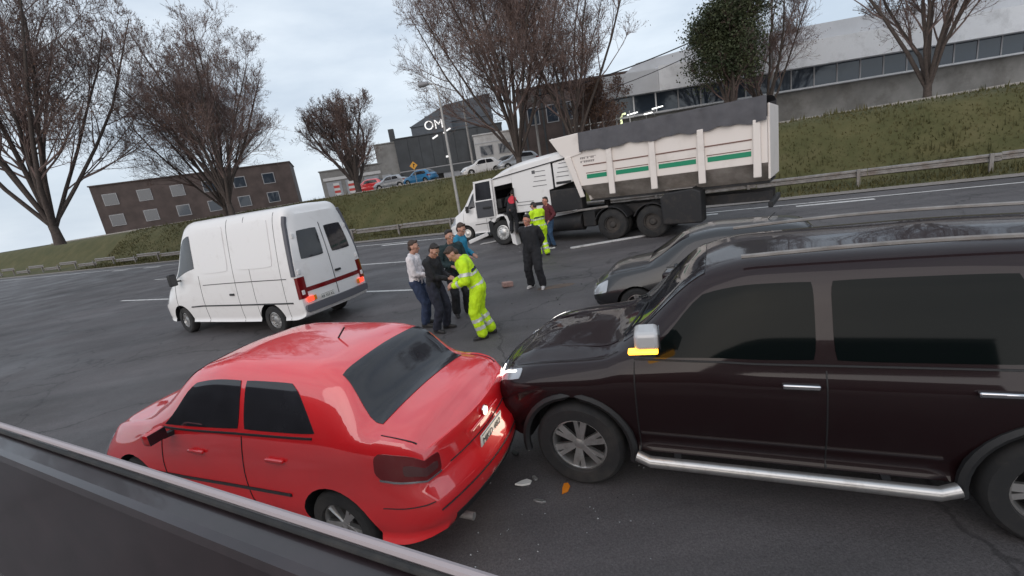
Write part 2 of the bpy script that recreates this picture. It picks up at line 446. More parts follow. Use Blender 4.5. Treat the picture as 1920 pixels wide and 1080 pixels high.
def sedan(name, label, paint, loc, rz, plate=None, lit=False, group=None, hatch=False, detail=True):
    t = thing(name, label, 'car', loc, rz, group)
    K = SEDAN
    if hatch:
        K = [k for k in SEDAN if k[0] > -.9]+[(-1.95, .92, .5, .9, .68, .76, .66, .70, .30), (-1.85, 1.0, .55, .95, .72, .81, .68, .75, .25), (-1.55, 1.28, .5, .965, .75, .84, .69, .78, .2), (-1.2, 1.44, .5, .965, .76, .845, .69, .78, .18)]
    S = Loft(K, SED_R, SED_F)
    wr = .30; wx = (1.33, -1.22)
    bo = S.body('body', [paint, BLK], t, 70 if detail else 44, 3 if detail else 2, [(x, y, wr, wr+.055) for x in wx for y in (.80, -.80)])
    if detail:
        for rgt in (1, -1): S.line('rub_strip', BLK, t, [(1.0-.1*i, rgt*5.55) for i in range(19)], .016)
    sp = lambda *a, **k: S.side(*a, **k)
    for rgt in (False, True):
        if hatch:
            sp('side_window', GLASS, t, -1.35, .55, -1.15, .30, 3.85, 2.9, rgt)
        else:
            sp('side_window', GLASS, t, -.28, .78, -.28, .34, 3.85, 2.85, rgt)
            sp('side_window', GLASS, t, -1.14, -.34, -.86, -.34, 3.85, 2.85, rgt)
        y = -1 if rgt else 1
        for x in (.55, -.42):
            p = S.at(x-.28, 4.6*y); MB().box((p.x, p.y+y*.012, p.z+.03), (.19, .03, .03)).build('door_handle', paint, t, True, bevel=.008)
        S.line('door_seam', BLK, t, [(-.31, y*v) for v in (4, 5, 6, 7, 7.6)], .005)
        S.line('door_seam', BLK, t, [(.80, y*v) for v in (4.2, 5, 6, 7, 7.6)], .005)
        if detail: S.line('window_trim', BLK, t, [(.80-.1*i, y*3.95) for i in range(20)], .011)
        mirror_unit(t, (.62, y*.93, .98), y, paint, (.09, .18, .12))
        for x in wx: add_wheel(t, (x, y*.745, wr), wr, .19, .19, '5', rgt, random.random()*6)
        S.wrap('tail_lamp', TAIL if not rgt else TAILD if detail else TAIL, t, -1, 4.72, 4.2, S.xs[0]+.44, .82, rgt, off=.008, rnd=.10)
        S.wrap('head_lamp', HEADLENS, t, 1, 5.2, 4.2, 1.85, .5, rgt, off=.006, rnd=.06)
        S.line('bumper_seam', BLK, t, [(S.xs[0]+.02+.05*i, y*(5.35+.02*i)) for i in range(9)], .004)
    S.deck('windscreen', GLASS, t, .42, 1.10, 2.05, 2.2, rnd=.03)
    if hatch: S.deck('rear_window', GLASS, t, -1.28, -1.78, 1.9, 2.2, rnd=.05)
    else: S.deck('rear_window', GLASS, t, -1.285, -1.66, 2.2, 2.36, na=12, nb=14, rnd=.035, off=.006)
    S.patch('grille', BLK, t, lambda a, b: S.cap(1, a*.6, 5.4-b*.35), flip=False, off=.006)
    S.patch('rear_bumper_insert', BLK, t, lambda a, b: S.cap(-1, a*.9, 7.2-b*.35), flip=True, off=.004)
    if not hatch and detail:
        # boot lid joint, badge strip, rear-shelf spoiler edge, exhaust
        S.line('boot_seam', BLK, t, [(-1.70-.04*i, 3.15+.02*i) for i in range(10)], .006)
        S.line('boot_seam', BLK, t, [(-1.70-.04*i, -3.15-.02*i) for i in range(10)], .006)
        MB().tube([S.cap(-1, f/10, 4.7)+Vector((-.002, 0, 0)) for f in range(-7, 8)], .005, 5).build('boot_seam', BLK, t, True)
        MB().tube([S.cap(-1, f/10, 5.72)+Vector((-.004, 0, 0)) for f in range(-10, 11)], .006, 5).build('bumper_seam', BLK, t, True)
        MB().tube([(-1.98, .45, .24), (-2.16, .45, .23)], .03, 10).build('exhaust', STEEL, t, True)
        p = S.cap(-1, 0, 4.42); MB().box((p.x-.008, 0, p.z), (.02, .50, .026)).build('boot_handle', paint, t, True, bevel=.01)
        MB().lathe([(0, .042), (.012, .042), (.016, .03)], 20, 'X', (p.x-.02, 0, p.z+.045)).build('badge', CHROME, t, True)
        MB().tube([S.at(-.8, .02), S.at(-.8, .02)+Vector((-.10, 0, .10))], .008, 6).build('roof_aerial', BLK, t)
    if not hatch and detail:
        for rgt in (False, True):
            S.wrap('lamp_reflector', TAILD, t, -1, 4.60, 4.40, S.xs[0]+.16, .86, rgt, off=.012, rnd=.08)
            S.wrap('lamp_bezel', CHROME, t, -1, 4.745, 4.705, S.xs[0]+.40, .83, rgt, off=.010)
    if plate:
        p = S.cap(-1, 0, 4.93); plate_unit(t, (p.x-.016, 0, p.z), PI, plate, .10)
    return t, S

# ---------------- pickup / SUV
PICK = [(-2.55, 1.12, .70, 1.08, .80, .86, .95, .80, .50), (-2.4, 1.76, .58, 1.12, .84, .90, .98, .84, .44), (-2.1, 1.80, .60, 1.14, .86, .92, 1.0, .86, .40), (-1., 1.84, .62, 1.16, .87, .925, 1.0, .87, .38),
        (.1, 1.83, .62, 1.16, .87, .925, 1.0, .87, .38), (.42, 1.77, .61, 1.17, .87, .925, 1.0, .87, .38), (1.08, 1.24, .66, 1.17, .84, .925, 1.0, .87, .38), (1.25, 1.15, .67, 1.13, .83, .925, .98, .87, .38),
        (1.75, 1.09, .67, 1.07, .80, .92, .96, .86, .38), (2.1, 1.03, .63, 1.01, .75, .89, .92, .83, .40), (2.22, 1.0, .56, .975, .68, .82, .88, .77, .42), (2.28, .94, .5, .915, .62, .76, .8, .72, .44)]
PIC_R = [(.3, .1), (.6, .0), (1.0, .0), (1.8, .25)]
PIC_F = [(.35, .12), (.55, .0), (.75, .0), (.95, .06), (1.1, .12)]
def offroader(name, label, paint, loc, rz):
    t = thing(name, label, 'car', loc, rz)
    S = Loft(PICK, PIC_R, PIC_F, .035, (.12, .17))
    wr = .385; wx = (1.5, -1.45)
    bo = S.body('body', [paint, BLK], t, 84, 3, [(x, y, wr+.01, wr+.075) for x in wx for y in (.88, -.88)])
    for v in bo.data.vertices:                      # bonnet buckled by the impact
        c_ = v.co
        w_ = max(0, min(1, (c_.x-1.2)/.5))*max(0, min(1, (c_.z-.94)/.06))*max(0, min(1, (.72-abs(c_.y))/.12))
        if w_ > 0: v.co.z += w_*(.026*noise.noise((c_.x*2.6+4, c_.y*3.1, 2))+.004+.008*noise.noise((c_.x*7, c_.y*7, 5)))
    for rgt in (False, True):
        y = -1 if rgt else 1
        S.side('side_window', GLASSL, t, -.22, .98, -.22, .47, 3.9, 2.9, rgt)
        S.side('side_window', GLASSL, t, -1.3, -.32, -1.25, -.32, 3.9, 2.9, rgt)
        S.side('side_window', GLASSL, t, -2.25, -1.4, -2.1, -1.38, 3.9, 2.9, rgt)
        for x in (.98, -.27, -1.33): S.line('door_seam', BLK, t, [(x, y*v) for v in (4.1, 4.6, 5, 6, 7, 7.6)], .006)
        for x in (.0, -1.0):
            p = S.at(x-.12, 4.75*y); MB().box((p.x, p.y+y*.02, p.z), (.22, .04, .035)).build('door_handle', CHROME, t, True, bevel=.01)
        S.line('belt_trim', BLK, t, [(.98-.16*i, y*3.98) for i in range(20)], .009)
        S.line('bonnet_seam', BLK, t, [(1.12+.1*i, y*3.2) for i in range(11)], .006)
        # wheel-arch lips
        for x in wx:
            mb = MB(); pts = [(x+(wr+.085)*math.cos(a*PI/18), y*.925, wr+.01+(wr+.085)*math.sin(a*PI/18)) for a in range(-1, 20)]
            mb.tube(pts, .034, 6); mb.build('arch_trim', BLK, t, True)
            add_wheel(t, (x, y*.80, wr), wr, .245, .26, '6', rgt, .35 if x > 0 else 1.1)
        # side step
        MB().tube([(1.0, y*.98, .40), (.9, y*1.0, .37), (-.85, y*1.0, .37), (-.95, y*.98, .40)], .045, 10).build('side_step', ALLOY, t, True)
        for x in (.7, -.6): MB().bar((x, y*.98, .37), (x, y*.7, .42), .05, .03).build('step_bracket', BLK, t)
        S.wrap('head_lamp', HEADLENS, t, 1, 4.75, 4.05, 1.98, .55, rgt, off=.008, rnd=.05)
        S.wrap('daytime_light', HEADON, t, 1, 4.34, 4.22, 2.06, .66, rgt, off=.014, rnd=.02)
        p = S.cap(1, y*.78, 6.6); MB().lathe([(0, .06), (.02, .06), (.03, .04)], 16, 'X', (p.x-.01, p.y, p.z)).build('fog_lamp', HEADLENS, t, True)
        S.wrap('tail_lamp', TAIL, t, -1, 5.0, 4.1, -2.4, .75, rgt, off=.006)
        MB().tube([(.2-.23*i, y*.62, 1.885+.03*math.sin(PI*i/9)) for i in range(10)], .016, 6).build('roof_rail', STEEL, t, True)
    mirror_unit(t, (.84, 1.06, 1.445), 1, MIRW, (.17, .22, .135), AMBER)
    mirror_unit(t, (.84, -1.04, 1.32), -1, paint, (.14, .22, .16), AMBERD)
    S.deck('windscreen', GLASS, t, .44, 1.10, 2.1, 2.3, na=12, nb=14, rnd=.03)
    S.deck('rear_window', GLASSL, t, -2.30, -2.52, 2.0, 2.3, rnd=.03)
    gr = S.patch('grille', BLK, t, lambda a, b: S.cap(1, a*.5, 5.1-b*.65), off=.01, rnd=.05)
    for k in range(5):
        v = 4.6+.22*k
        MB().tube([S.cap(1, f/10, v)+Vector((.018, 0, 0)) for f in range(-5, 6)], .010, 5).build('grille_bar', CHROME, gr, True)
    S.patch('front_bumper', paint, t, lambda a, b: S.cap(1, a*.96, 6.55-b*.55), off=.05, th=.06, rnd=.04)
    # bonnet bulges, wipers
    for y in (-1, 1):
        S.line('bonnet_crease', paint, t, [(1.15+.1*i, y*(1.75-.05*i)) for i in range(10)], .014)
        MB().tube([S.at(1.1, y*1.7)+Vector((0, 0, .02)), S.at(1.0, y*.9)+Vector((0, 0, .025)), S.at(.95, y*.25)+Vector((0, 0, .02))], .010, 5).build('wiper', BLK, t, True)
    p = S.cap(1, 0, 6.1); plate_unit(t, (p.x+.06, 0, p.z), 0, 'AC 417 FD')
    return t, S

# ---------------- vans
VANK = [(-2.8, 2.40, .66, 1.50, .90, .945, .95, .92, .42), (-2.72, 2.52, .72, 1.50, .93, .975, .95, .95, .38), (-2.5, 2.56, .74, 1.50, .94, .985, .95, .955, .34), (.7, 2.55, .74, 1.45, .93, .985, .95, .955, .30), (1.0, 2.48, .72, 1.42, .92, .985, .93, .955, .30),
        (1.15, 2.36, .71, 1.40, .91, .985, .92, .95, .30), (1.88, 1.44, .72, 1.32, .88, .975, .90, .95, .30), (2.05, 1.32, .70, 1.24, .84, .965, .86, .94, .30), (2.45, 1.10, .62, 1.03, .76, .90, .78, .88, .32), (2.62, .92, .52, .88, .66, .80, .66, .76, .34)]
VAN_R = [(.3, .06), (.5, .0), (1.5, .02), (2.5, .10)]
VAN_F = [(.3, .08), (.5, .0), (.7, .0), (.95, .12)]
def van(name, label, paint, loc, rz, tall=1.0):
    t = thing(name, label, 'van', loc, rz)
    K = [tuple(q if i not in (1, 3) else (.30+(q-.30)*tall if k[0] < 1.3 else q) for i, q in enumerate(k)) for k in VANK]
    S = Loft(K, VAN_R, VAN_F, .05, (.05, .16))
    wr = .34; wx = (1.72, -1.75)
    S.body('body', [paint, BLK], t, 60, 3, [(x, y, wr, wr+.08) for x in wx for y in (.93, -.93)])
    for rgt in (False, True):
        y = -1 if rgt else 1
        S.side('side_window', GLASS, t, .72, 1.72, .72, 1.22, 3.85, 3.0, rgt)
        for x in (.62, 1.78): S.line('door_seam', BLK, t, [(x, y*v) for v in (4.1, 4.6, 5, 6, 7, 7.6)], .006)
        S.line('rub_strip', BLK, t, [(1.2-.15*i, y*5.6) for i in range(26)], .02)
        S.line('slide_rail', BLK, t, [(.5-.15*i, y*4.45) for i in range(21)], .010)
        for x in (-.75, -1.35, -2.35): S.line('panel_seam', BLK, t, [(x, y*v) for v in (2.3, 3, 3.6, 4.1, 4.6, 5, 6, 7, 7.6)], .005)
        for xa, xb in ((-.68, .54), (-2.25, -.82)):
            S.side('pressed_panel', paint, t, xa+.08, xb-.08, xa+.08, xb-.08, 4.05, 2.75, rgt, off=.012, th=.02, rnd=.06)
        MB().box(S.at(-.55, y*4.9)+Vector((0, y*.012, 0)), (.16, .03, .05)).build('door_handle', BLK, t, bevel=.008)
        mirror_unit(t, (1.45, y*1.10, 1.45), y, BLK, (.12, .18, .30))
        for x in wx: add_wheel(t, (x, y*.86, wr), wr, .2, .2, 'hub', rgt, random.random()*6, steer=.12 if x > 0 else 0)
        S.wrap('head_lamp', HEADLENS, t, 1, 5.1, 4.1, 2.25, .6, rgt, off=.006, rnd=.05)
        S.wrap('tail_lamp', TAIL, t, -1, 5.4, 4.45, -2.74, .83, rgt, off=.008)
    S.deck('windscreen', GLASS, t, 1.16, 1.86, 2.1, 2.4, rnd=.03)
    S.patch('grille', BLK, t, lambda a, b: S.cap(1, a*.5, 5.6-b*.4), off=.008)
    S.patch('front_bumper', BLK, t, lambda a, b: S.cap(1, a*.96, 7.0-b*.5), off=.03, th=.04)
    return t, S
# ------------------------------------------------------------------ ground, road, bank
def asphalt():
    M = bpy.data.materials.new('asphalt'); M.use_nodes = True; t = M.node_tree; b = t.nodes['Principled BSDF']; N = t.nodes; L = t.links
    tc = N.new('ShaderNodeTexCoord')
    def nz(sc, det, ro, vec=None):
        n = N.new('ShaderNodeTexNoise'); n.inputs['Scale'].default_value = sc; n.inputs['Detail'].default_value = det; n.inputs['Roughness'].default_value = ro
        L.new(vec or tc.outputs['Object'], n.inputs['Vector']); return n.outputs['Fac']
    def ramp(f, a, ca, bb, cb):
        r = N.new('ShaderNodeValToRGB'); r.color_ramp.elements[0].position = a; r.color_ramp.elements[0].color = ca+(1,); r.color_ramp.elements[1].position = bb; r.color_ramp.elements[1].color = cb+(1,)
        L.new(f, r.inputs['Fac']); return r.outputs['Color']
    mp = N.new('ShaderNodeMapping'); mp.inputs['Rotation'].default_value = (0, 0, -ROADA); mp.inputs['Scale'].default_value = (.05, .9, 1); L.new(tc.outputs['Object'], mp.inputs['Vector'])
    base = ramp(nz(.35, 8, .6), .3, (.074, .068, .070), .7, (.104, .096, .098))
    streak = ramp(nz(1.2, 5, .6, mp.outputs['Vector']), .35, (.72, .72, .72), .65, (1.15, 1.12, 1.12))
    fine = ramp(nz(60, 4, .85), .3, (.55, .55, .55), .7, (1.5, 1.5, 1.5))
    patch = ramp(nz(.22, 3, .5), .52, (1, 1, 1), .60, (.80, .79, .78))
    vor = N.new('ShaderNodeTexVoronoi'); vor.feature = 'DISTANCE_TO_EDGE'; vor.inputs['Scale'].default_value = .34
    wv = N.new('ShaderNodeVectorMath'); wv.operation = 'ADD'; nn = N.new('ShaderNodeTexNoise'); nn.inputs['Scale'].default_value = 1.6; nn.inputs['Detail'].default_value = 6
    L.new(tc.outputs['Object'], nn.inputs['Vector']); L.new(tc.outputs['Object'], wv.inputs[0]); L.new(nn.outputs['Color'], wv.inputs[1]); L.new(wv.outputs['Vector'], vor.inputs['Vector'])
    crack = ramp(vor.outputs['Distance'], .004, (.55, .55, .55), .011, (1, 1, 1))
    cur = base
    for q in (streak, fine, patch, crack):
        m_ = N.new('ShaderNodeMixRGB'); m_.blend_type = 'MULTIPLY'; m_.inputs['Fac'].default_value = 1; L.new(cur, m_.inputs['Color1']); L.new(q, m_.inputs['Color2']); cur = m_.outputs['Color']
    L.new(cur, b.inputs['Base Color'])
    rr = ramp(nz(.5, 6, .6), .35, (.5, .5, .5), .65, (.82, .82, .82)); L.new(rr, b.inputs['Roughness'])
    bp = N.new('ShaderNodeBump'); bp.inputs['Strength'].default_value = .7; bp.inputs['Distance'].default_value = .012
    L.new(nz(70, 4, .8), bp.inputs['Height']); L.new(bp.outputs['Normal'], b.inputs['Normal'])
    return M
ASPH = asphalt()
GRASSG = mat('grass_ground', (.050, .052, .014), .95, col2=(.088, .078, .028), vscale=.7, dirt=(.10, .085, .04), dscale=.35, dlo=.55, dhi=.9, bump=.6, bscale=14)
BLADE = mat('grass_blade', (.048, .050, .012), .8, col2=(.10, .085, .03), vscale=.5)
GRAVEL = mat('gravel', (.17, .15, .135), .95, col2=(.26, .23, .21), vscale=9, bump=.5, bscale=40)
LOT = mat('upper_street', (.15, .145, .14), .9, var=.25, vscale=.6)
PAINTW = mat('road_paint', (.62, .60, .58), .7, dirt=(.16, .15, .15), dscale=7, dlo=.5, dhi=.72)
CONC = mat('concrete', (.30, .28, .26), .85, var=.2, vscale=3, bump=.3, bscale=25)
SOIL = mat('soil', (.085, .065, .055), .95, col2=(.13, .095, .072), vscale=9, bump=.6, bscale=30)

BANK = [(-400, 0), (21.4, 0), (22.3, .02), (23.4, .06), (24.6, .16), (25.6, .75), (27.4, 2.2), (28.5, 2.92), (29.3, 3.1), (30.5, 3.12), (46, 3.14), (900, 3.2)]
def bank_z(t): return pchip([a for a, b in BANK], [b for a, b in BANK], t)
ts = [-400, -60, -8, 0, 10, 20, 21.4, 22, 22.6, 23.4, 24, 24.6]+[24.6+.35*i for i in range(1, 15)]+[30.5, 34, 40, 46, 60, 100, 250, 900]
ss = [-900, -300, -120, -70]+[-50+1.5*i for i in range(74)]+[80, 140, 320, 900]
mb = MB(); V = []
for s_ in ss:
    for t_ in ts:
        z = bank_z(t_)-.012
        if 24 < t_ < 29.6: z += .10*noise.noise((s_*.35, t_*.5, 3))+.05*noise.noise((s_*1.3, t_*1.4, 8))
        V.append(RS(s_, t_, z))
k = len(ts)
mb.add(V, [(i*k+j, (i+1)*k+j, (i+1)*k+j+1, i*k+j+1) for i in range(len(ss)-1) for j in range(k-1)])
tag(mb.build('ground', GRASSG, None, True, ang=0), kind='structure')
def sheet(name, t0, t1, z, mt, s0=-160, s1=160):
    mb = MB(); n = 40
    V = []
    for i in range(n+1):
        s_ = s0+(s1-s0)*i/n
        V += [RS(s_, t0, z), RS(s_, t1, z)]
    mb.add(V, [(2*i, 2*i+1, 2*i+3, 2*i+2) for i in range(n)])
    return tag(mb.build(name, mt), kind='structure')
sheet('road', -30, 21.5, .004, ASPH)
sheet('road_shoulder', 21.5, 22.4, .03, GRAVEL)
sheet('street', 31.0, 45.0, 3.152, LOT)
sheet('pavement', 45.0, 90.0, 3.25, CONC)
mb = MB()
for i in range(60): mb.box(RS(-90+3*i, 30.9, 3.15), (2.97, .18, .2), (0, 0, ROADA))
tag(mb.build('kerb', CONC, None, bevel=.02), kind='structure')
# painted markings
mb = MB()
def mark(s0, s1, t, w, z=.009, wob=.0):
    mb.add([RS(s0, t-w/2, z), RS(s1, t-w/2+wob, z), RS(s1, t+w/2+wob, z), RS(s0, t+w/2, z)], [(0, 1, 2, 3)])
mark(7.4, 12.6, 9.86, .13); mark(16.5, 24, 9.86, .13); mark(-12, -5, 9.86, .13)
mark(11.75, 18, 14.2, .13); mark(22, 30, 14.2, .13)
mark(-60, 80, 20.05, .15)
for i in range(-3, 8): mark(i*4.9+10.3, i*4.9+12.6, 19.45, .28)
tag(mb.build('road_markings', PAINTW), kind='structure')
# spilled soil by the standing man
mb = MB(); n = 40
for (cx, cy, rx, ry) in ((1.0, 10.35, .42, .17),):
    V = [Vector((cx, cy, .028))]; 
    for j in range(n):
        a = 2*PI*j/n; q = 1+.35*noise.noise((cx+math.cos(a)*1.7, cy+math.sin(a)*1.7, 1))
        V.append(Vector((cx+rx*q*math.cos(a), cy+ry*q*math.sin(a), .0065)))
    mb.add(V, [(0, 1+j, 1+(j+1) % n) for j in range(n)])
tag(mb.build('spilled_soil', SOIL, None, True), 'brown soil scattered on the asphalt by the standing man', 'soil', kind='stuff')
# grass blades on the bank (nobody could count them)
rng = random.Random(3); mb = MB()
for i in range(58000):
    t_ = rng.uniform(22.3, 30.8); s_ = rng.uniform(-30, 62)
    d = noise.noise((s_*.3, t_*.4, 5))
    if rng.random() > .65+.5*d: continue
    tuft = noise.noise((s_*1.7, t_*2.1, 9)) > .38
    h = rng.uniform(.06, .17)*(1+.6*d)*(1.3 if t_ < 24.4 else 1)*(2.3 if tuft else 1); p = RS(s_, t_, bank_z(t_)-.02)
    a = rng.uniform(0, 6.28); w = .02+.03*rng.random(); dx, dy = math.cos(a)*w, math.sin(a)*w
    lx, ly = rng.uniform(-.06, .06), rng.uniform(-.06, .06)
    mb.add([(p.x-dx, p.y-dy, p.z), (p.x+dx, p.y+dy, p.z), (p.x+lx, p.y+ly, p.z+h)], [(0, 1, 2)])
tag(mb.build('grass', BLADE, None, fixn=False), 'short dull green and brown grass on the bank', 'grass', kind='stuff')

# ------------------------------------------------------------------ guardrail
gt = thing('guardrail', 'rusty grey steel guardrail running below the grass bank', 'guardrail', RS(9, 23.4, 0), ROADA)
prof = [(-.02, .42), (.05, .46), (.05, .52), (-.01, .56), (-.01, .60), (.05, .64), (.05, .70), (-.02, .74)]
x0, x1 = -34, 75
seg = 4.0; x = x0; k = 0
while x < x1:
    mb = MB(); a, b = x, min(x+seg-.02, x1)
    out = [(p, q) for p, q in prof]; inn = [(p+.006, q) for p, q in reversed(prof)]
    mb.prism([(p, q) for p, q in out+inn], a, b, plane='YZ')
    o = mb.build('rail', STEEL, gt, True, ang=30); o.location = (0, .03*math.sin(k*1.7), .02*math.sin(k*2.3)); o.rotation_euler = (0, .004*math.sin(k*3.1), 0)
    MB().box((x+.3, .12, .37), (.12, .1, .76)).build('post', STEEL, gt, bevel=.01)
    x += seg; k += 1

# ------------------------------------------------------------------ poles, sign, cables
POLE = mat('pole_grey', (.36, .345, .33), .6, .2, var=.15, vscale=2)
def lamp_post(label, p, h, arm, rz, group=None):
    t = thing('street_lamp', label, 'street lamp', p, rz, group)
    MB().tube([(0, 0, 0), (0, 0, h*.5), (0, 0, h)], [.10, .085, .055], 10).build('pole', POLE, t, True)
    MB().tube([(0, 0, h-.05), (arm*.4, 0, h+.25), (arm, 0, h+.35)], .035, 8).build('arm', POLE, t, True)
    MB().lathe([(-.36, .02), (-.30, .11), (0, .16), (.3, .13), (.36, .03)], 14, 'X', (arm+.25, 0, h+.33)).build('lamp_head', mat('lamp_head', (.2, .2, .21), .5), t, True)
    MB().box((0, 0, .06), (.34, .34, .12)).build('base', CONC, t, bevel=.02)
    return t
lamp_post('tall grey street lamp standing at the foot of the grass bank', (-2.55, 29.5, .2), 8.2, .6, R(165))
def simple_pole(p, h, label):
    t = thing('utility_pole', label, 'pole', p)
    MB().tube([(0, 0, 0), (0, 0, h)], [.13, .09], 10).build('pole', POLE, t, True)
    MB().box((0, 0, h-.45), (1.3, .09, .1), (0, 0, .6)).build('crossarm', CONC, t)
    for q in (-.5, 0, .5): MB().lathe([(0, .03), (.05, .05), (.1, .03), (.14, .01)], 8, 'Z', (q*.83, q*.56, h-.4)).build('insulator', CONC, t, True)
    return t
simple_pole((-1.9, 47.0, 3.15), 7.0, 'grey utility pole behind the street lamp near the white wall')
simple_pole((26.0, 43.0, 3.15), 10.5, 'grey utility pole carrying cables in front of the glass showroom')
simple_pole((4.6, 44.5, 3.15), 6.2, 'grey utility pole half hidden behind the big bare tree')
CAB = mat('cable', (.02, .02, .025), .6)
def cable(a, b, sag, label, r=.03):
    a = Vector(a); b = Vector(b)
    pts = [a.lerp(b, i/14)+Vector((0, 0, -sag*4*(i/14)*(1-i/14))) for i in range(15)]
    tag(MB().tube(pts, r, 5).build('power_cable', CAB, None, True), label, 'cable', 'cables over the upper street')
cable((26, 42.9, 13.55), (4.6, 44.5, 9.2), .7, 'thick upper black cable sloping down in front of the white roof fascia', .055)
cable((26, 42.7, 12.9), (4.6, 44.3, 8.0), .95, 'thin lower black cable sagging in front of the white roof fascia', .035)
t = thing('warning_sign', 'yellow diamond warning sign on a post above the blue car', 'sign', (-8.5, 51.5, 3.15))
MB().tube([(0, 0, 0), (0, 0, 1.9)], .035, 8).build('post', POLE, t, True)
MB().box((0, -.05, 2.1), (.62, .02, .62), (0, PI/4, 0)).build('sign_panel', mat('sign_yellow', (.75, .36, .03), .5), t, bevel=.004)
MB().box((0, -.064, 2.1), (.09, .006, .42)).box((.08, -.064, 2.2), (.2, .006, .08), (0, .6, 0)).build('arrow_mark', INK, t)

# ------------------------------------------------------------------ buildings up the bank
DKWALL = mat('dark_cladding', (.045, .05, .055), .6, var=.25, vscale=.6, bump=.2, bscale=3)
DKBLUE = mat('blue_grey_cladding', (.075, .088, .105), .55, var=.15, vscale=.5)
BRNWALL = mat('brown_wall', (.075, .055, .05), .8, var=.3, vscale=.7)
GRYWALL = mat('grey_render', (.22, .215, .205), .85, var=.2, vscale=.6, dirt=(.12, .11, .10), dscale=.5)
WHTWALL = mat('white_render', (.55, .54, .53), .8, var=.1, vscale=.5, dirt=(.33, .31, .29), dscale=.6)
FASCIA = mat('white_fascia', (.76, .77, .79), .6, var=.08, vscale=.4, dirt=(.45, .45, .46), dscale=.4)
FASCIA2 = mat('grey_fascia', (.50, .51, .53), .6, var=.1, vscale=.4)
SHUT = mat('grey_shutter', (.30, .31, .33), .6, var=.15, vscale=.8)
WIN = mat('window_glass', (.03, .04, .055), .05, 0, spec=.8)
WINF = mat('window_frame', (.30, .30, .31), .5)
LIT = mat('sign_white_lit', (.9, .9, .9), .5, emit=(1, .97, .92), estr=.5)
TUBE = mat('tube_light', (.9, .9, .9), .5, emit=(1, 1, .95), estr=1.7)
TUBEY = mat('tube_light_yellow', (.9, .95, .6), .5, emit=(.9, 1, .55), estr=1.0)

def shell(t, mt, x0, x1, d, h, name='wall', roof=None, z0=0, y0=0):
    MB().box2((x0, y0, z0-1), (x1, y0+d, h)).build(name, mt, t)
    MB().box2((x0-.12, y0-.12, h), (x1+.12, y0+d+.12, h+.16)).build('roof_edge', roof or mt, t, bevel=.02)
BA = R(-7)       # buildings are turned a little, following the upper street
b1 = thing('dark_showroom', 'dark grey showroom block with lit white letters on its high wall', 'building', (-11.9, 70, 3.2), R(0))
shell(b1, DKBLUE, 1.0, 13, 14, 8.2)
MB().prism([(1.0, 8.36), (13.0, 8.36), (13, 11.2), (6.4, 10.6)], .05, 13, plane='XZ').build('parapet', DKBLUE, b1)
shell(b1, DKWALL, -1.2, 14, 10, 6.6, 'front_wall', z0=2.2, y0=-3)
for i in range(9): MB().box2((-1.0+1.65*i, -3.06, 2.3), (.6+1.65*i, -2.99, 6.5)).build('panel', DKWALL, b1, bevel=.02)
shell(b1, GRYWALL, -4.2, -1.2, 10, 6.3, 'side_wall', y0=-2.6)
MB().box2((-1.9, -2.2, 6.3), (-1.2, -1.5, 8.2)).build('chimney', DKWALL, b1)
for i, (a, b) in enumerate(((-3.9, -2.6), (-1.1, 1.1), (4.8, 7.2), (7.3, 9.7), (9.8, 12.2))):
    MB().box2((a, -2.9 if i else -2.7, 0), (b, -2.75 if i else -2.58, 2.2)).build('shutter', SHUT if i != 1 else WHTWALL, b1)
MB().box2((1.5, -2.2, -.5), (4.6, -2.0, 2.1)).build('doorway', INK, b1)
MB().box2((-1.2, -3.02, 2.1), (14, -2.4, 2.24)).build('canopy', WINF, b1)
MB().box2((5.6, -3.1, 3.2), (6.2, -3.03, 3.45)).build('notice', LIT, b1)
sg = thing('lit_letter_sign', 'white lit letters and dashes on the dark showroom wall', 'sign', (-7.9, 66.9, 11.1))
text_on('OM', 1.7, LIT, sg, (.7, 0, -.7), (PI/2, R(0), 0), 'letters', .06)
for (x, z, w) in ((.3, -1.75, .9), (1.7, -1.35, .4), (2.3, -1.05, .7)): MB().box((x+.3, 0, z), (w, .08, .22), (0, -.42, 0)).build('dash', LIT, sg, bevel=.05)
MB().box((1.4, .25, -.55), (3.6, .12, 3.4)).build('backing', DKBLUE, sg)
MB().tube([(1, .3, -2.6), (1, .3, -5.5)], .1, 6).build('mast', DKWALL, sg)

b2 = thing('white_workshop', 'low white workshop wall behind the big bare tree', 'building', (-1.9, 61, 3.2), R(2))
shell(b2, WHTWALL, 0, 7.4, 8, 4.9)
for a in (.6, 3.0, 5.3):
    f = MB().box2((a, -.06, 2.3), (a+1.7, 0.0, 3.6)).build('window', WINF, b2); MB().box2((a+.1, -.075, 2.4), (a+1.6, -.055, 3.5)).build('pane', WIN, f)
for z in (1.5, 3.9): MB().box2((0, -.05, z), (7.4, -.003, z+.08)).build('ledge', FASCIA2, b2)
b3 = thing('brown_hall', 'long dark brown hall between the big tree and the glass showroom', 'building', (4.0, 56, 3.2), R(-4))
shell(b3, BRNWALL, 0, 16, 12, 8.6)
for i in range(7):
    MB().box2((.4+2.2*i, -.09, .2), (.6+2.2*i, 0, 8.4)).build('pilaster', DKWALL, b3)
    f = MB().box2((.9+2.2*i, -.05, 4.6), (2.3+2.2*i, 0, 6.6)).build('window', WINF, b3); MB().box2((1.0+2.2*i, -.065, 4.7), (2.2+2.2*i, -.045, 6.5)).build('pane', WIN, f)
b4 = thing('glass_showroom', 'two storey glass showroom with a deep white roof fascia', 'building', (12.2, 46.6, 3.2), R(-3))
MB().box2((0, .5, -1), (44, 14, 3.05)).build('wall', GRYWALL, b4)
MB().box2((-.6, -.5, 3.05), (44, 14, 3.2)).build('floor_slab', FASCIA2, b4)
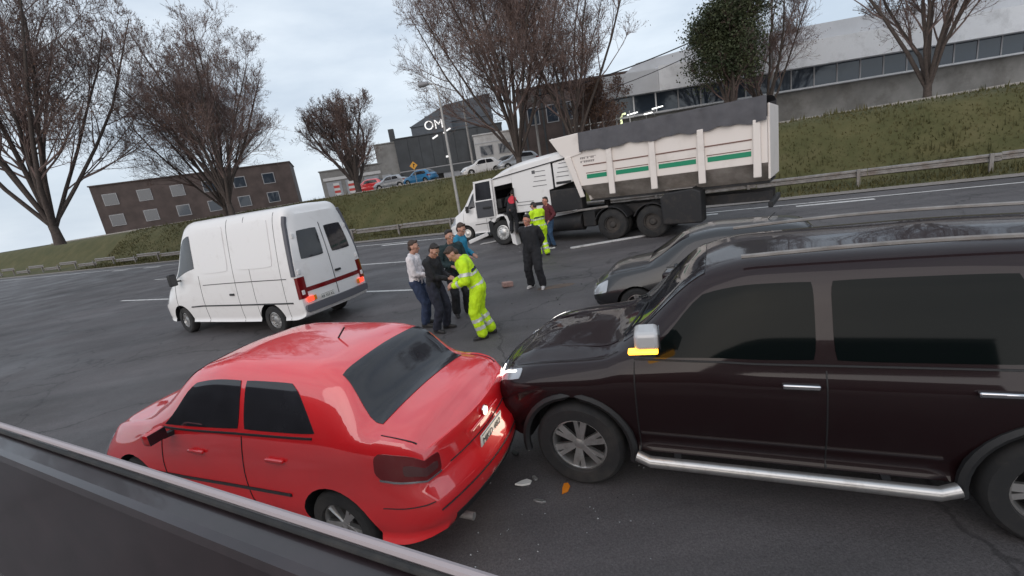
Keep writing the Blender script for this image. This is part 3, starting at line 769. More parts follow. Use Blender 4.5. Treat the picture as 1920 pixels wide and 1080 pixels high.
MB().box2((0, 1.6, 3.2), (44, 14, 5.0)).build('inner_wall', mat('inner_wall', (.10, .115, .14), .6, var=.5, vscale=.5), b4)
MB().box2((-.6, -.6, 5.0), (4.6, 14, 7.0)).build('fascia', FASCIA2, b4)
MB().box2((4.603, -.8, 4.97), (44, 14, 7.15)).build('fascia', FASCIA, b4)
MB().prism([(1.5, 7.0), (44, 7.15), (44, 9.2), (9, 8.7), (3.2, 8.1)], 1.5, 13, plane='XZ').build('upper_wall', FASCIA2, b4)
for i in range(20):
    x = .1+2.15*i
    MB().box2((x, .2, 3.2), (x+.12, .34, 5.0)).build('mullion', WINF if i not in (1, 2) else FASCIA, b4)
    MB().box2((x+.123, .25, 3.2), (x+2.147, .27, 4.97)).build('pane', WIN, b4)
for (x, w) in ((.6, 2.0), (3.0, 1.0), (4.3, 1.6)):
    pass
MB().box2((-.6, -.56, 3.95), (.1, -.44, 4.02)).build('bracket', FASCIA, b4)
t = thing('light_tube_row', 'glowing white light tubes above the balcony of the glass showroom', 'lights', (0, 0, 0))
for (xa, za, xb, zb) in ((13.35, 6.42, 14.35, 6.55), (14.95, 6.25, 15.75, 6.33), (15.75, 6.62, 16.8, 6.74)):
    MB().tube([(xa, 45.2, za), (xb, 45.2, zb)], .05, 6).build('light_tube', TUBE, t, True)
    MB().tube([(xa+.2, 45.2, za-.05), (xa+.2, 45.2, za-.6)], .03, 5).build('bracket', WINF, t)
MB().tube([(12.75, 45.2, 5.7), (12.75, 45.2, 6.3), (12.9, 45.2, 6.55), (13.2, 45.2, 6.6)], .10, 6).build('light_tube', TUBEY, t, True)
t = thing('balcony_railing', 'white metal railing along the upper street left of the lit tubes', 'railing', (0, 0, 0))
RAILW = mat('rail_white', (.55, .55, .54), .5)
for i in range(5): MB().tube([(8.0+1.2*i, 42.6, 3.1), (8.0+1.2*i, 42.6, 6.55)], .045, 6).build('post', RAILW, t, True)
MB().tube([(7.6, 42.6, 5.92), (13.2, 42.6, 6.0)], .06, 6).build('top_rail', RAILW, t, True)
MB().tube([(7.6, 42.6, 4.7), (13.2, 42.6, 4.75)], .045, 6).build('lower_rail', RAILW, t, True)
# buildings further along the street, left of the dark showroom
b5 = thing('grey_shop', 'low grey shop with a pale band behind the left bare tree', 'building', (-24, 66, 3.2), R(10))
shell(b5, GRYWALL, 0, 8.5, 10, 3.8)
MB().box2((.3, -.1, 2.5), (8.2, 0, 2.9)).build('band', WHTWALL, b5)
for i in range(3): MB().box2((.6+2.6*i, -.06, 0), (2.6+2.6*i, 0, 2.3)).build('shutter', SHUT, b5)
b6 = thing('red_brown_house', 'plain brown two storey house far left along the upper street', 'building', (-52, 62, 3.2), R(20))
shell(b6, BRNWALL, 0, 24, 10, 6.2)
for i in range(6):
    for z in (.9, 3.6):
        f = MB().box2((1+3.8*i, -.06, z), (2.6+3.8*i, 0, z+1.5)).build('window', WINF, b6); MB().box2((1.1+3.8*i, -.075, z+.1), (2.5+3.8*i, -.055, z+1.4)).build('pane', WIN, f)

# ------------------------------------------------------------------ trees
BARK = mat('bark', (.075, .058, .05), .9, var=.35, vscale=8, bump=.6, bscale=20)
TWIG = mat('twig', (.158, .110, .098), .9, var=.3, vscale=2)
LEAFB = mat('brown_leaf', (.085, .045, .028), .8, col2=(.16, .085, .05), vscale=1.2)
LEAFG = mat('dark_green_leaf', (.022, .036, .014), .7, col2=(.055, .062, .022), vscale=.9)
LEAFO = mat('olive_leaf', (.050, .044, .014), .8, col2=(.10, .08, .026), vscale=.6)
def tree(label, p, h, seed, stems=5, spread=.5, leafm=LEAFB, nleaf=2600, lsize=.14, density=1.0, group=None, trunk_h=.12, rad=.28, clump=.35, lowbias=0):
    rg = random.Random(seed); t = thing('tree', label, 'tree', p, 0, group)
    tr = MB(); cw = MB(); tips = []; cnt = [0]
    def path(a, d, ln, n, up, wob):
        pts = [a]; q = a.copy(); d = d.normalized()
        for i in range(n):
            d = (d+Vector((rg.gauss(0, wob), rg.gauss(0, wob), rg.gauss(0, wob)+up))).normalized(); q = q+d*(ln/n); pts.append(q)
        return pts, d
    def branch(a, d, ln, r, lv):
        n = 5 if lv < 2 else 3
        pts, de = path(a, d, ln, n, .07 if lv < 3 else .03, .10 if lv < 2 else .16)
        rr = [r*(1-.75*i/n) for i in range(n+1)]
        (tr if lv == 0 else cw).tube(pts, rr, 7 if lv == 0 else 5 if lv == 1 else 4 if lv == 2 else 3, 0, cap=False)
        if lv >= 3: tips.append(pts)
        if lv == 4: return
        nb = int((11, 9, 6, 4)[lv]*density*(1 if lv else 1)+rg.random())
        for i in range(nb):
            f = rg.uniform(.22 if lv else .18, 1.0)
            k = min(int(f*n), n-1); b = pts[k].lerp(pts[k+1], f*n-k)
            loc = (pts[k+1]-pts[k]).normalized()
            ax = loc.cross(Vector((rg.gauss(0, 1), rg.gauss(0, 1), rg.gauss(0, 1)))).normalized()
            ang = rg.uniform(.45, .95)
            nd = Matrix.Rotation(ang, 3, ax) @ loc
            nd.z += .18
            branch(b, nd, ln*(1.12-.62*f)*rg.uniform(.5, .78)*(.9 if lv else .62), max(r*(1-.75*f)*rg.uniform(.42, .6), .011), lv+1)
    base = Vector((0, 0, -.3)); th = h*trunk_h
    tr.tube([base, Vector((0, 0, th*.5)), Vector((.03, .02, th))], [rad*1.35, rad*1.05, rad], 10, cap=False)
    for i in range(stems):
        a = 2*PI*i/stems+rg.uniform(-.3, .3); tl = spread*rg.uniform(.35, 1.0) if i else .08
        d = Vector((math.cos(a)*tl, math.sin(a)*tl, 1))
        branch(Vector((0, 0, th*rg.uniform(.55, .95))), d, h*rg.uniform(.66, .86)/max(1, math.sqrt(1+tl*tl)*.92), rad*rg.uniform(.5, .72), 0)
    for i in range(nleaf):
        tp = rg.choice(tips); 
        if lowbias and tp[0].z > h*.5 and rg.random() < lowbias: continue
        b = rg.choice(tp)+Vector((rg.gauss(0, clump), rg.gauss(0, clump), rg.gauss(0, clump)))*.5
        s_ = lsize*rg.uniform(.5, 1.25)
        u = Vector((rg.gauss(0, 1), rg.gauss(0, 1), rg.gauss(0, 1))).normalized(); v = u.cross(Vector((rg.gauss(0, 1), rg.gauss(0, 1), rg.gauss(0, 1)))).normalized()
        cw.add([b-u*s_*.5, b+v*s_*.32, b+u*s_*.5, b-v*s_*.32], [(0, 1, 2, 3)], 1)
    tr.build('trunk', BARK, t, True, fixn=False, ang=0); cw.build('crown', [TWIG, leafm], t, fixn=False)
    return t
TG = 'bare trees along the upper street'
TC = tree('biggest bare tree, brown leaved, behind the dump truck cab', (2.3, 40.5, 3.1), 20, 5, 13, .62, nleaf=13000, lsize=.13, density=1.06, group=TG, rad=.25, trunk_h=.05, lowbias=.8)
TB = tree('slimmer bare tree between the biggest tree and the white fascia', (7.2, 39.5, 3.1), 17, 8, 9, .50, nleaf=6000, lsize=.12, density=.95, group=TG, rad=.22, trunk_h=.07, lowbias=.5)
tree('smaller bare tree with a dark trunk left of the dark showroom', (-14.0, 48, 3.1), 10.2, 14, 9, .62, nleaf=6000, lsize=.13, density=1.05, group=TG, rad=.34, trunk_h=.12, lowbias=.5)
tree('low bushy bare tree in front of the long brown hall', (9.9, 43.5, 3.1), 7.0, 21, 7, .7, nleaf=9000, lsize=.16, density=.9, group=TG, rad=.16)
tree('green tree in front of the right end of the white fascia', (19.0, 36.5, 3.1), 10.5, 41, 6, .5, LEAFG, 42000, .19, .85, group='leafy trees beyond the picture edges', rad=.24, clump=.8)
for (src, x, y, sc, rz, lb) in ((TB, -21.5, 38.0, .92, 2.0, 'bare tree on the bank left of the small tree with the dark trunk'), (TC, -31, 33.0, 1.05, 4.0, 'bare tree standing farthest left on the bank'), (TC, -26.0, 45.0, .8, 1.0, 'bare tree far left behind the bank in front of the brown house'),
                              (TB, 29.5, 31.5, 1.0, 3.1, 'bare tree on the bank right of the dump truck body'), (TC, 39, 26.0, 1.1, .8, 'bare tree farthest right on the bank'), (TB, 23.5, 40.0, .85, 5.2, 'bare tree behind the green tree by the white fascia')):
    o = copy_tree(src); o.location = (x, y, 3.1); o.scale = (sc, sc, sc); o.rotation_euler = (0, 0, rz); tag(o, lb, 'tree', TG)
# ------------------------------------------------------------------ cars on the upper street
UPZ = 3.155
sedan('parked_car', 'white sedan parked on the upper street above the truck', WHITEP, (-1.1, 47.2, UPZ), R(196), group='cars on the upper street', detail=False)
sedan('parked_car', 'silver hatchback parked behind the white sedan on the upper street', GREYP, (2.6, 45.6, UPZ), R(190), group='cars on the upper street', hatch=True, detail=False)
sedan('parked_car', 'dark hatchback parked farther back beside the white workshop', DKCAR, (1.6, 52.0, UPZ+.1), R(172), group='cars on the upper street', hatch=True, detail=False)
sedan('parked_car', 'blue hatchback with red tail lamps under the yellow diamond sign', BLUEP, (-8.3, 53.5, UPZ+.1), R(150), group='cars on the upper street', hatch=True, lit=True, detail=False)
sedan('parked_car', 'red hatchback by the dark trunk of the smaller bare tree', RED, (-15.0, 57.0, UPZ+.1), R(165), group='cars on the upper street', hatch=True, detail=False)
sedan('parked_car', 'grey sedan parked right of the red hatchback', GREYP, (-12.2, 56.0, UPZ+.1), R(172), group='cars on the upper street', detail=False)
REDW = mat('red_board', (.45, .05, .04), .6)
for i, (x, y) in enumerate(((-14.2, 42.5), (-13.0, 42.9))):
    t = thing('barrier_board', ('left' if i == 0 else 'right')+' red and white barrier board at the bank top by the small tree', 'barrier', (x, y, 3.12), R(20), 'barrier boards at the bank top')
    for k in range(5): MB().box((0, 0, .25+.22*k), (.5, .04, .215)).build('stripe', REDW if k % 2 else WHTWALL, t)
    for q in (-.2, .2): MB().box((q, .06, .1), (.06, .3, .2)).build('foot', CHASSIS, t)

# ------------------------------------------------------------------ dump truck
DT = thing('dump_truck', 'white dump truck with green stripes and open cab door', 'truck', (4.43, 16.42, 0), R(143.6))
def p(mb, name, mt, **k): return mb.build(name, mt, k.pop('parent', DT), **k)
for y in (-.43, .43): p(MB().box2((-4.72, y-.04, .82), (5.1, y+.04, 1.1)), 'chassis_rail', CHASSIS)
for x in (-2.6, -1.38, 0, 1.6, 3.4, 4.9): p(MB().box2((x-.06, -.39, .86), (x+.06, .39, 1.06)), 'cross_member', CHASSIS)
for x in (-1.38, 0):
    p(MB().tube([(x, -1.1, .53), (x, 1.1, .53)], .1, 10), 'axle', CHASSIS, smooth=True)
    for rgt in (False, True):
        s_ = -1 if rgt else 1
        add_wheel(DT, (x, s_*1.05, .53), .53, .29, .30, 'truck', rgt, x)
        add_wheel(DT, (x, s_*.72, .53), .53, .29, .30, 'truck', rgt, x+.4)
p(MB().tube([(4.68, -1.05, .5), (4.68, 1.05, .5)], .09, 10), 'axle', CHASSIS, smooth=True)
add_wheel(DT, (4.68, 1.03, .5), .5, .30, .30, 'hub', False, .4, steer=.16, lean=.05)
add_wheel(DT, (4.68, -1.03, .5), .5, .30, .30, 'hub', True, .4, steer=.16)
# bed: front wall, sides with sloping bottoms, ribs, stripe, tarp
BR = -4.7
for s_ in (1, -1):
    side = MB()
    side.prism([(.93, 1.62), (1.36, 2.9), (1.36, 3.02), (BR, 3.02), (BR, 1.95), (.93, 1.95)][0:0] or [(.98, 1.95), (1.34, 3.02), (.9, 3.16), (BR, 3.16), (BR, 1.95)], s_*1.19, s_*1.25)
    p(side, 'bed_side', WHITEB, bevel=.01)
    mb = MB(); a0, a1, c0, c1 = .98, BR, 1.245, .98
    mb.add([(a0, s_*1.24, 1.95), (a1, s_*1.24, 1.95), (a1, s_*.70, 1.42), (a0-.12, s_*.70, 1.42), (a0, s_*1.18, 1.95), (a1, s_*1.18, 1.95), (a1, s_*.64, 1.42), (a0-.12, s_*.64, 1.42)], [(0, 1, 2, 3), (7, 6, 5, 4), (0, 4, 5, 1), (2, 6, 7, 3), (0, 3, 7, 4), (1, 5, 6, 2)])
    p(mb, 'bed_lower_side', BEDSHADE)
    for x in (-.18, -1.58, -3.0, -4.45):
        p(MB().prism([(x-.10, 1.58), (x+.10, 1.58), (x+.09, 3.12), (x-.09, 3.12)], s_*1.252, s_*1.34), 'rib', WHITEB, bevel=.02)
    p(MB().prism([(.84, 1.58), (1.0, 1.56), (1.45, 2.95), (1.22, 3.0)], s_*1.252, s_*1.33), 'rib', WHITEB, bevel=.02)
    p(MB().prism([(.80, 3.02), (1.40, 2.92), (1.62, 3.1), (1.98, 3.66), (.86, 3.70)], s_*1.16, s_*1.29), 'canopy_side', WHITEB, bevel=.02)
    for (xa, xb) in ((.70, -.02), (-.34, -1.42), (-1.74, -2.84), (-3.16, -4.3)):
        p(MB().box2((xa, s_*1.252, 2.17), (xb, s_*1.258, 2.31)), 'green_stripe', GREEN)
        p(MB().box2((xa+.02, s_*1.252, 2.345), (xb, s_*1.257, 2.37)), 'thin_line', BROWNLINE)
        p(MB().box2((xa+.10, s_*1.252, 2.60), (xb-.02, s_*1.266, 2.635)), 'thin_line', BROWNLINE)
    # two rows of small worn lettering
    rg = random.Random(5)
    for z, n in ((2.86, 9), (2.74, 8)):
        mk = MB()
        for i in range(n):
            x = .86-.065*i
            mk.box((x, s_*1.254, z), (.045, .006, .055)) if rg.random() < .8 else None
            mk.box((x-.012, s_*1.254, z+.03), (.05, .006, .018))
        p(mk, 'worn_lettering', mat('worn_grey', (.28, .25, .24), .7))
    # tarp hanging over the top edge, wavy hem
    mb = MB(); n = 60; V = []
    for i in range(n+1):
        x = .84+(BR-.84)*i/n; w = .03*math.sin(i*.55)+.02*math.sin(i*1.31)
        hem = 3.07+.035*math.sin(i*.42)+.02*math.sin(i*1.1)
        V += [(x, s_*(1.30+w*.5), 3.70), (x, s_*(1.335+w), 3.4), (x, s_*(1.35+w), hem), (x, s_*(1.32+w), hem), (x, s_*(1.28+w*.5), 3.69)]
    for i in range(n):
        for j in range(5): mb.f.append((5*i+j, 5*i+(j+1) % 5, 5*i+5+(j+1) % 5, 5*i+5+j)); mb.mi.append(0)
    mb.v = V
    mb.f += [(0, 1, 2, 3, 4), tuple(5*n+j for j in range(5))]; mb.mi += [0, 0]
    p(mb, 'tarp_edge', TARP, smooth=True)
mb = MB(); V = []; n = 24
for i in range(n+1):
    for j in range(9):
        y = -1.29+2.58*j/8; V.append((.86+(BR-.86)*i/n, y, 3.66+.10*(1-(y/1.3)**2)+.02*math.sin(i*1.3+j)))
mb.add(V, [(i*9+j, i*9+j+1, (i+1)*9+j+1, (i+1)*9+j) for i in range(n) for j in range(8)])
p(mb, 'tarp', TARP, smooth=True)
p(MB().prism([(.98, 1.95), (1.33, 3.0), (1.25, 3.0), (.90, 1.95)], -1.19, 1.19), 'front_wall', WHITEB)
p(MB().prism([(.86, 1.42), (.98, 1.95), (.92, 1.95), (.80, 1.42)], -.86, .86), 'front_wall', WHITEB)
p(MB().prism([(1.40, 2.93), (1.62, 3.1), (1.98, 3.66), (1.93, 3.69), (1.57, 3.14), (1.36, 3.0)], -1.16, 1.16), 'canopy', WHITEB, bevel=.01)
p(MB().box2((BR-.06, -1.2, 1.5), (BR, 1.2, 3.5)), 'tailgate', WHITEB, bevel=.02)
p(MB().box2((BR, -.86, 1.36), (.84, .86, 1.42)), 'bed_floor', CHASSIS)
p(MB().tube([(.6, 0, .9), (.55, 0, 2.5)], .11, 10), 'lift_ram', CHASSIS, smooth=True)
# side gear
p(MB().box2((1.04, .75, 1.12), (2.26, 1.17, 1.92)), 'battery_box', CHASSIS, bevel=.04)
p(MB().tube([(3.35, .92, .68), (1.15, .92, .68)], .30, 18), 'fuel_tank', CHASSIS, smooth=True)
p(MB().bar((2.05, 1.26, 1.08), (.05, 1.26, 1.17), .05, .07), 'side_rail', STEEL, bevel=.01)
p(MB().bar((2.3, 1.27, 1.0), (1.2, 1.27, 1.12), .03, .09), 'bent_strip', ALLOY, bevel=.01)
for x0_ in (0, -1.38):
    mb = MB(); V = []
    for i in range(13):
        a = PI*(.12+.76*i/12)
        for (r_, y) in ((.60, 1.24), (.60, .58), (.63, .58), (.63, 1.24)): V.append((x0_+r_*math.cos(a), y, .53+r_*math.sin(a)))
    mb.add(V, [(4*i+j, 4*i+(j+1) % 4, 4*i+4+(j+1) % 4, 4*i+4+j) for i in range(12) for j in range(4)]+[(0, 1, 2, 3), (48, 49, 50, 51)])
    p(mb, 'mudguard', CHASSIS)
p(MB().prism([(-2.95, .42), (-1.78, .42), (-1.72, 1.25), (-1.9, 1.42), (-2.7, 1.48), (-2.95, 1.38)], .7, 1.36), 'rear_locker', CHASSIS, bevel=.05)
p(MB().box2((-2.72, .72, 1.485), (-1.9, 1.34, 1.51)), 'locker_lid', STEEL, bevel=.01)
p(MB().box2((BR-.1, -1.15, .70), (BR+.02, 1.15, .86)), 'rear_bumper', CHASSIS, bevel=.02)
p(MB().box2((.62, .5, .5), (1.1, 1.12, 1.05)), 'air_tank_box', CHASSIS, bevel=.05)
p(MB().box2((1.0, -.9, .45), (3.4, -.5, 1.1)), 'far_tank', CHASSIS, bevel=.05)
p(MB().box2((3.9, .3, .5), (5.1, .86, 1.2)), 'wheel_well', BLK)
# cab (knocked nose-down), left side with the door opening
SEAM = lambda x: 2.63+(4.68-x)*.105
ROOF = lambda x: SEAM(x)+pchip([1.27, 2.0, 3.3, 4.3, 4.7, 4.9], [.27, .33, .36, .25, .12, .0], x)
p(MB().prism([(2.28, 1.28), (3.86, 1.24), (3.86, 2.40), (3.86, ROOF(3.86)-.14), (2.10, ROOF(2.1)-.14), (2.10, 1.98), (2.28, 1.95)], 1.13, 1.18), 'cab_side', WHITEP, bevel=.012)
p(MB().prism([(3.862, 2.40), (4.74, 2.34), (4.70, ROOF(4.7)-.14), (3.862, ROOF(3.86)-.14)], 1.13, 1.18), 'door_header', WHITEP)
p(MB().prism([(4.78, 1.10), (5.12, 1.05), (5.18, 1.55), (4.98, 2.3), (4.85, ROOF(4.7)-.16), (4.705, ROOF(4.7)-.145), (4.745, 2.34)], 1.13, 1.18), 'front_pillar', WHITEP, bevel=.012)
p(MB().prism([(2.28, 1.28), (5.10, 1.08), (5.18, 1.55), (4.95, 2.3), (4.75, ROOF(4.7)-.14), (2.10, ROOF(2.1)-.14), (2.10, 1.98)], -1.18, -1.13), 'cab_side', WHITEP)
p(MB().prism([(2.10, 1.98), (2.30, 1.95), (2.30, 1.28), (2.34, 1.28), (2.34, 2.0), (2.15, ROOF(2.1)-.14), (2.10, ROOF(2.1)-.14)], -1.128, 1.128), 'cab_back', DKWALL)
p(MB().box2((2.34, -1.12, 1.22), (5.0, 1.12, 1.28)), 'cab_floor', CHASSIS)
p(MB().prism([(5.13, 1.05), (5.20, 1.05), (5.26, 1.55), (5.19, 1.55)], -1.18, 1.18), 'front_panel', WHITEP, bevel=.01)
p(MB().prism([(5.19, 1.552), (5.25, 1.552), (4.92, 2.66), (4.86, 2.66)], -1.12, 1.12), 'windscreen', GLASS)
p(MB().box2((5.05, -1.2, .45), (5.3, 1.2, 1.02)), 'front_bumper', CHASSIS, bevel=.05)
rf = MB(); V = []; n = 14
for i in range(n+1):
    x = 1.27+(4.88-1.27)*i/n; z = ROOF(x); e = .10 if i == n else 0
    b_ = SEAM(x)-.02; z = max(z, b_+.05)
    for (y, q_) in ((-1.19, 0), (-1.15, .62), (-.98, .93), (0, 1.12), (.98, .93), (1.15, .62), (1.19, 0)): V.append((x, y, b_+(z-b_)*q_))
rf.add(V, [(7*i+j, 7*i+j+1, 7*i+8+j, 7*i+7+j) for i in range(n) for j in range(6)]+[tuple(range(7)), tuple(7*n+j for j in range(7))]+[(7*i, 7*i+7, 7*i+13, 7*i+6) for i in range(n)])
p(rf, 'cab_roof', WHITEP, smooth=True)
p(MB().bar((4.72, 1.20, SEAM(4.72)), (1.27, 1.20, SEAM(1.27)), .02, .035), 'roof_seam', BLK)
p(MB().prism([(1.27, 2.14), (2.03, 2.0), (2.03, SEAM(2.0)-.04), (1.30, SEAM(1.3)-.04)], 1.08, 1.17), 'air_deflector', WHITEP, bevel=.03)
p(MB().prism([(1.27, 2.14), (2.03, 2.0), (2.03, SEAM(2.0)-.04), (1.30, SEAM(1.3)-.04)], -1.17, -1.08), 'air_deflector', WHITEP, bevel=.03)
VENT = mat('vent_shadow_plastic', (.10, .10, .105), .7)
for i in range(4):
    z = 2.36+.15*i; p(MB().box2((1.42, 1.171, z-.02*0), (1.92-.05*i, 1.178, z+.022)), 'deflector_groove', VENT)
    z = 2.14+.17*i; p(MB().box2((2.35, 1.181, z), (2.95-.06*i, 1.188, z+.022)), 'panel_groove', VENT)
p(MB().box2((1.35, 1.172, 2.11), (1.95, 1.186, 2.2)), 'intake', BLK)
p(MB().box2((2.78, 1.181, 2.60), (2.92, 1.188, 2.72)), 'panel_badge', VENT)
for z in (1.62, 1.5): p(MB().box2((3.0, 1.181, z), (3.75, 1.19, z+.02)), 'panel_groove', VENT)
p(MB().box2((2.5, 1.181, 1.44), (3.1, 1.2, 1.56)), 'locker_handle', BLK, bevel=.01)
# cab inside: seat, dashboard, wheel
p(MB().box2((3.1, .35, 1.28), (3.75, .95, 1.7)).box((3.12, .65, 2.0), (.16, .55, .75), (0, -.15, 0)), 'seat', DKWALL, bevel=.05)
p(MB().box2((4.55, -1.1, 1.45), (5.0, 1.1, 1.85)), 'dashboard', BLK, bevel=.06)
p(MB().lathe([(-.015, .20), (0, .22), (.015, .20), (0, .18)], 20, 'X', (0, 0, 0), closed=True), 'steering_wheel', BLK, smooth=True).location = (4.4, .62, 1.82)
# open door, swung forward
dr = p(MB().prism([(0, 0), (.84, -.04), (.84, .70), (.0, .74)], -.03, .03), 'door', WHITEP, bevel=.012)
dr.location = (4.83, 1.24, 1.16); dr.rotation_euler = (0, -.03, R(14))
fr = MB(); 
for a, b in (((0.03, 0, .74), (.03, 0, 1.48)), ((.81, 0, .70), (.74, 0, 1.42)), ((.0, 0, 1.48), (.78, 0, 1.42))): fr.bar(a, b, .06, .075)
p(fr, 'window_frame', WHITEP, parent=dr)
p(MB().prism([(.07, .73), (.775, .70), (.71, 1.40), (.07, 1.45)], -.008, .008), 'window', GLASS, parent=dr)
p(MB().prism([(.05, .05), (.79, .02), (.79, .66), (.05, .70)], .031, .06), 'inner_trim', mat('door_trim', (.055, .057, .065), .7), parent=dr, bevel=.02)
p(MB().box((.3, .085, .42), (.34, .05, .07)), 'arm_rest', BLK, parent=dr, bevel=.015)
# wheel arch hanging loose, steps
mb = MB(); V = []; pts = [(5.08, .98), (4.95, 1.14), (4.7, 1.22), (4.45, 1.22), (4.3, 1.0), (4.22, .65), (4.16, .30), (4.12, .04)]
for i, (x, z) in enumerate(pts):
    w = .13+.05*(i/7); yy = 1.22+.08*max(0, i-3)/4
    V += [(x+.05, yy, z+.03), (x-w, yy+.02, z-w*.3), (x-w, yy-.28, z-w*.3), (x+.05, yy-.28, z+.03)]
mb.add(V, [(4*i+j, 4*i+(j+1) % 4, 4*i+4+(j+1) % 4, 4*i+4+j) for i in range(7) for j in range(4)]+[(0, 1, 2, 3), (31, 30, 29, 28)])
p(mb, 'wheel_arch', WHITEP, bevel=.02)
for z in (.42, .82): p(MB().box2((3.45, .85, z), (4.02, 1.2, z+.06)), 'step', STEEL, bevel=.01)
p(MB().box2((3.4, .80, .36), (3.46, 1.19, 1.22)), 'step_side', WHITEP)
p(MB().tube([(3.80, 1.24, 1.3), (3.80, 1.26, 1.8), (3.80, 1.24, 2.2)], .02, 6), 'grab_handle', BLK, smooth=True)

# crashed white van beside the truck, its nose showing left of the open door
vx = R(158); fwd = Vector((math.cos(vx), math.sin(vx), 0)); lf = Vector((-fwd.y, fwd.x, 0))
c = Vector((-1.66, 21.35, 0))-fwd*1.72-lf*.93
VT, VS = van('crashed_van', 'white van crushed against the dump truck cab, nose showing', WHITEP, c, vx)
o = MB().bar((0, 0, 0), (.95, .0, .28), .06, .16).build('bumper_strip', WHITEP, None, bevel=.02)
o.location = (-1.55, 20.05, .10); o.rotation_euler = (0, 0, R(-20)); tag(o, 'torn white bumper strip hanging by the crashed van wheel', 'car part')
o = MB().prism([(0, 0), (.9, .1), (1.15, .3), (.7, .42), (.1, .25)], .012, .05, plane='XY').build('panel_scrap', ALLOY, None, bevel=.01)
o.location = (-1.05, 19.3, 0); tag(o, 'flat grey scrap of bodywork under the dump truck nose', 'debris')

# white van at the left edge, seen from behind
vx = R(153); fwd = Vector((math.cos(vx), math.sin(vx), 0)); rg_ = Vector((fwd.y, -fwd.x, 0))
c = Vector((-3.62, 11.2, 0))+fwd*2.8-rg_*.93
LV, LS = van('white_van', 'white van at the left edge seen from behind, red tail lamps lit', WHITEP, c, vx, tall=1.08)
LS.patch('rear_bumper', mat('bumper_grey', (.10, .10, .115), .6), LV, lambda a, b: LS.cap(-1, a*.98, 6.55-b*.45), flip=True, off=.07, th=.08, rnd=.03)
LS.patch('reflective_tape', TAIL, LV, lambda a, b: LS.cap(-1, a*.93, 4.92-b*.10), flip=True, off=.006)
MB().tube([LS.cap(-1, 0, v)+Vector((-.004, 0, 0)) for v in (3, 3.5, 4, 5, 6)], .008, 5).build('door_seam', BLK, LV)
for s_ in (1, -1):
    for v in (3.3, 4.3, 5.0):
        q = LS.cap(-1, s_*.93, v); MB().box((q.x-.01, q.y, q.z), (.03, .07, .10)).build('hinge', WHITEP, LV, bevel=.01)
    LS.patch('rear_window', GLASS, LV, lambda a, b, s_=s_: LS.cap(-1, s_*.47-a*.33, 3.55-b*.38), flip=False, off=.008, rnd=.04)
    q = LS.cap(-1, s_*.82, 5.55); MB().box((q.x-.035, q.y, q.z), (.03, .16, .11)).build('brake_lamp', TAILON, LV, bevel=.01)
    q = LS.cap(-1, s_*.70, 5.55); MB().box((q.x-.035, q.y, q.z), (.03, .07, .11)).build('turn_lamp', AMBERD, LV, bevel=.01)
    MB().tube([LS.at(-2.74, s_*v) for v in (2.6, 3, 3.5, 4, 4.4)], .055, 6).build('corner_trim', mat('bumper_grey', (.1, .1, .11)), LV)
q = LS.cap(-1, .1, 4.55); MB().box((q.x-.03, -.12, q.z), (.04, .16, .05)).build('door_handle', BLK, LV, bevel=.01)
q = LS.cap(-1, 0, 5.7); plate_unit(LV, (q.x-.03, .35, q.z), PI, 'AB 352 KL')

# ------------------------------------------------------------------ foreground cars
RC, RS_ = sedan('red_car', 'glossy red sedan with tinted rear window in the foreground', RED, (-2.35, 4.26, 0), R(156), plate='MKD 482', lit=True)
SUV, SS = offroader('off_road_car', 'black four wheel drive with amber mirror indicator behind the red car', BLACKP, (2.10, 3.62, 0), R(155))
DC, DS = sedan('dark_sedan', 'dark sedan stopped in the next lane beyond the black four wheel drive', DKCAR, (3.52, 7.45, 0), R(155))
DC.scale = (.95, .95, .92)
def head_spot(x, y, z, e, d=(1, 0, -.12)):
    l = bpy.data.lights.new('headlight_beam', 'SPOT'); l.energy = e; l.spot_size = R(150); l.spot_blend = .8; l.color = (1, .84, .66); l.shadow_soft_size = .3
    o = bpy.data.objects.new('headlight_beam', l); COL.objects.link(o); o.parent = SUV; o.location = (x, y, z); o.rotation_euler = (0, R(-90)+R(6), 0)
    o.rotation_euler = (-Vector(d)).to_track_quat('Z', 'Y').to_euler()
head_spot(2.13, 1.02, .62, 14, (.45, .85, .05)); head_spot(2.52, -.62, .84, 20)

# door of the vehicle the picture is taken from
d0, d1 = Vector((-.51, .97, 1.9)), Vector((-.16, .78, 1.9)); dd = (d1-d0).normalized(); ang = math.atan2(dd.y, dd.x)
CD = thing('vehicle_door', 'dark door with a grey window strip along the bottom left corner', 'door', d0, ang)
MB().box2((-7, -.12, -1.05), (3.6, .02, -.02)).build('door_panel', mat('dark_trim', (.022, .014, .016), .35, var=.3, vscale=5, coat=.4), CD, bevel=.03)
MB().tube([(-7, .0, -.005), (-.6, .0, .0), (3.6, .0, .0)], .013, 8).build('window_strip', mat('grey_strip', (.36, .31, .32), .45), CD, True)
MB().tube([(-7, -.024, -.01), (3.6, -.024, -.006)], .009, 8).build('rubber_seal', RUB, CD, True)
MB().box2((-.9, -.19, -.5), (.2, -.12, -.42)).build('arm_rest', BLK, CD, bevel=.03)

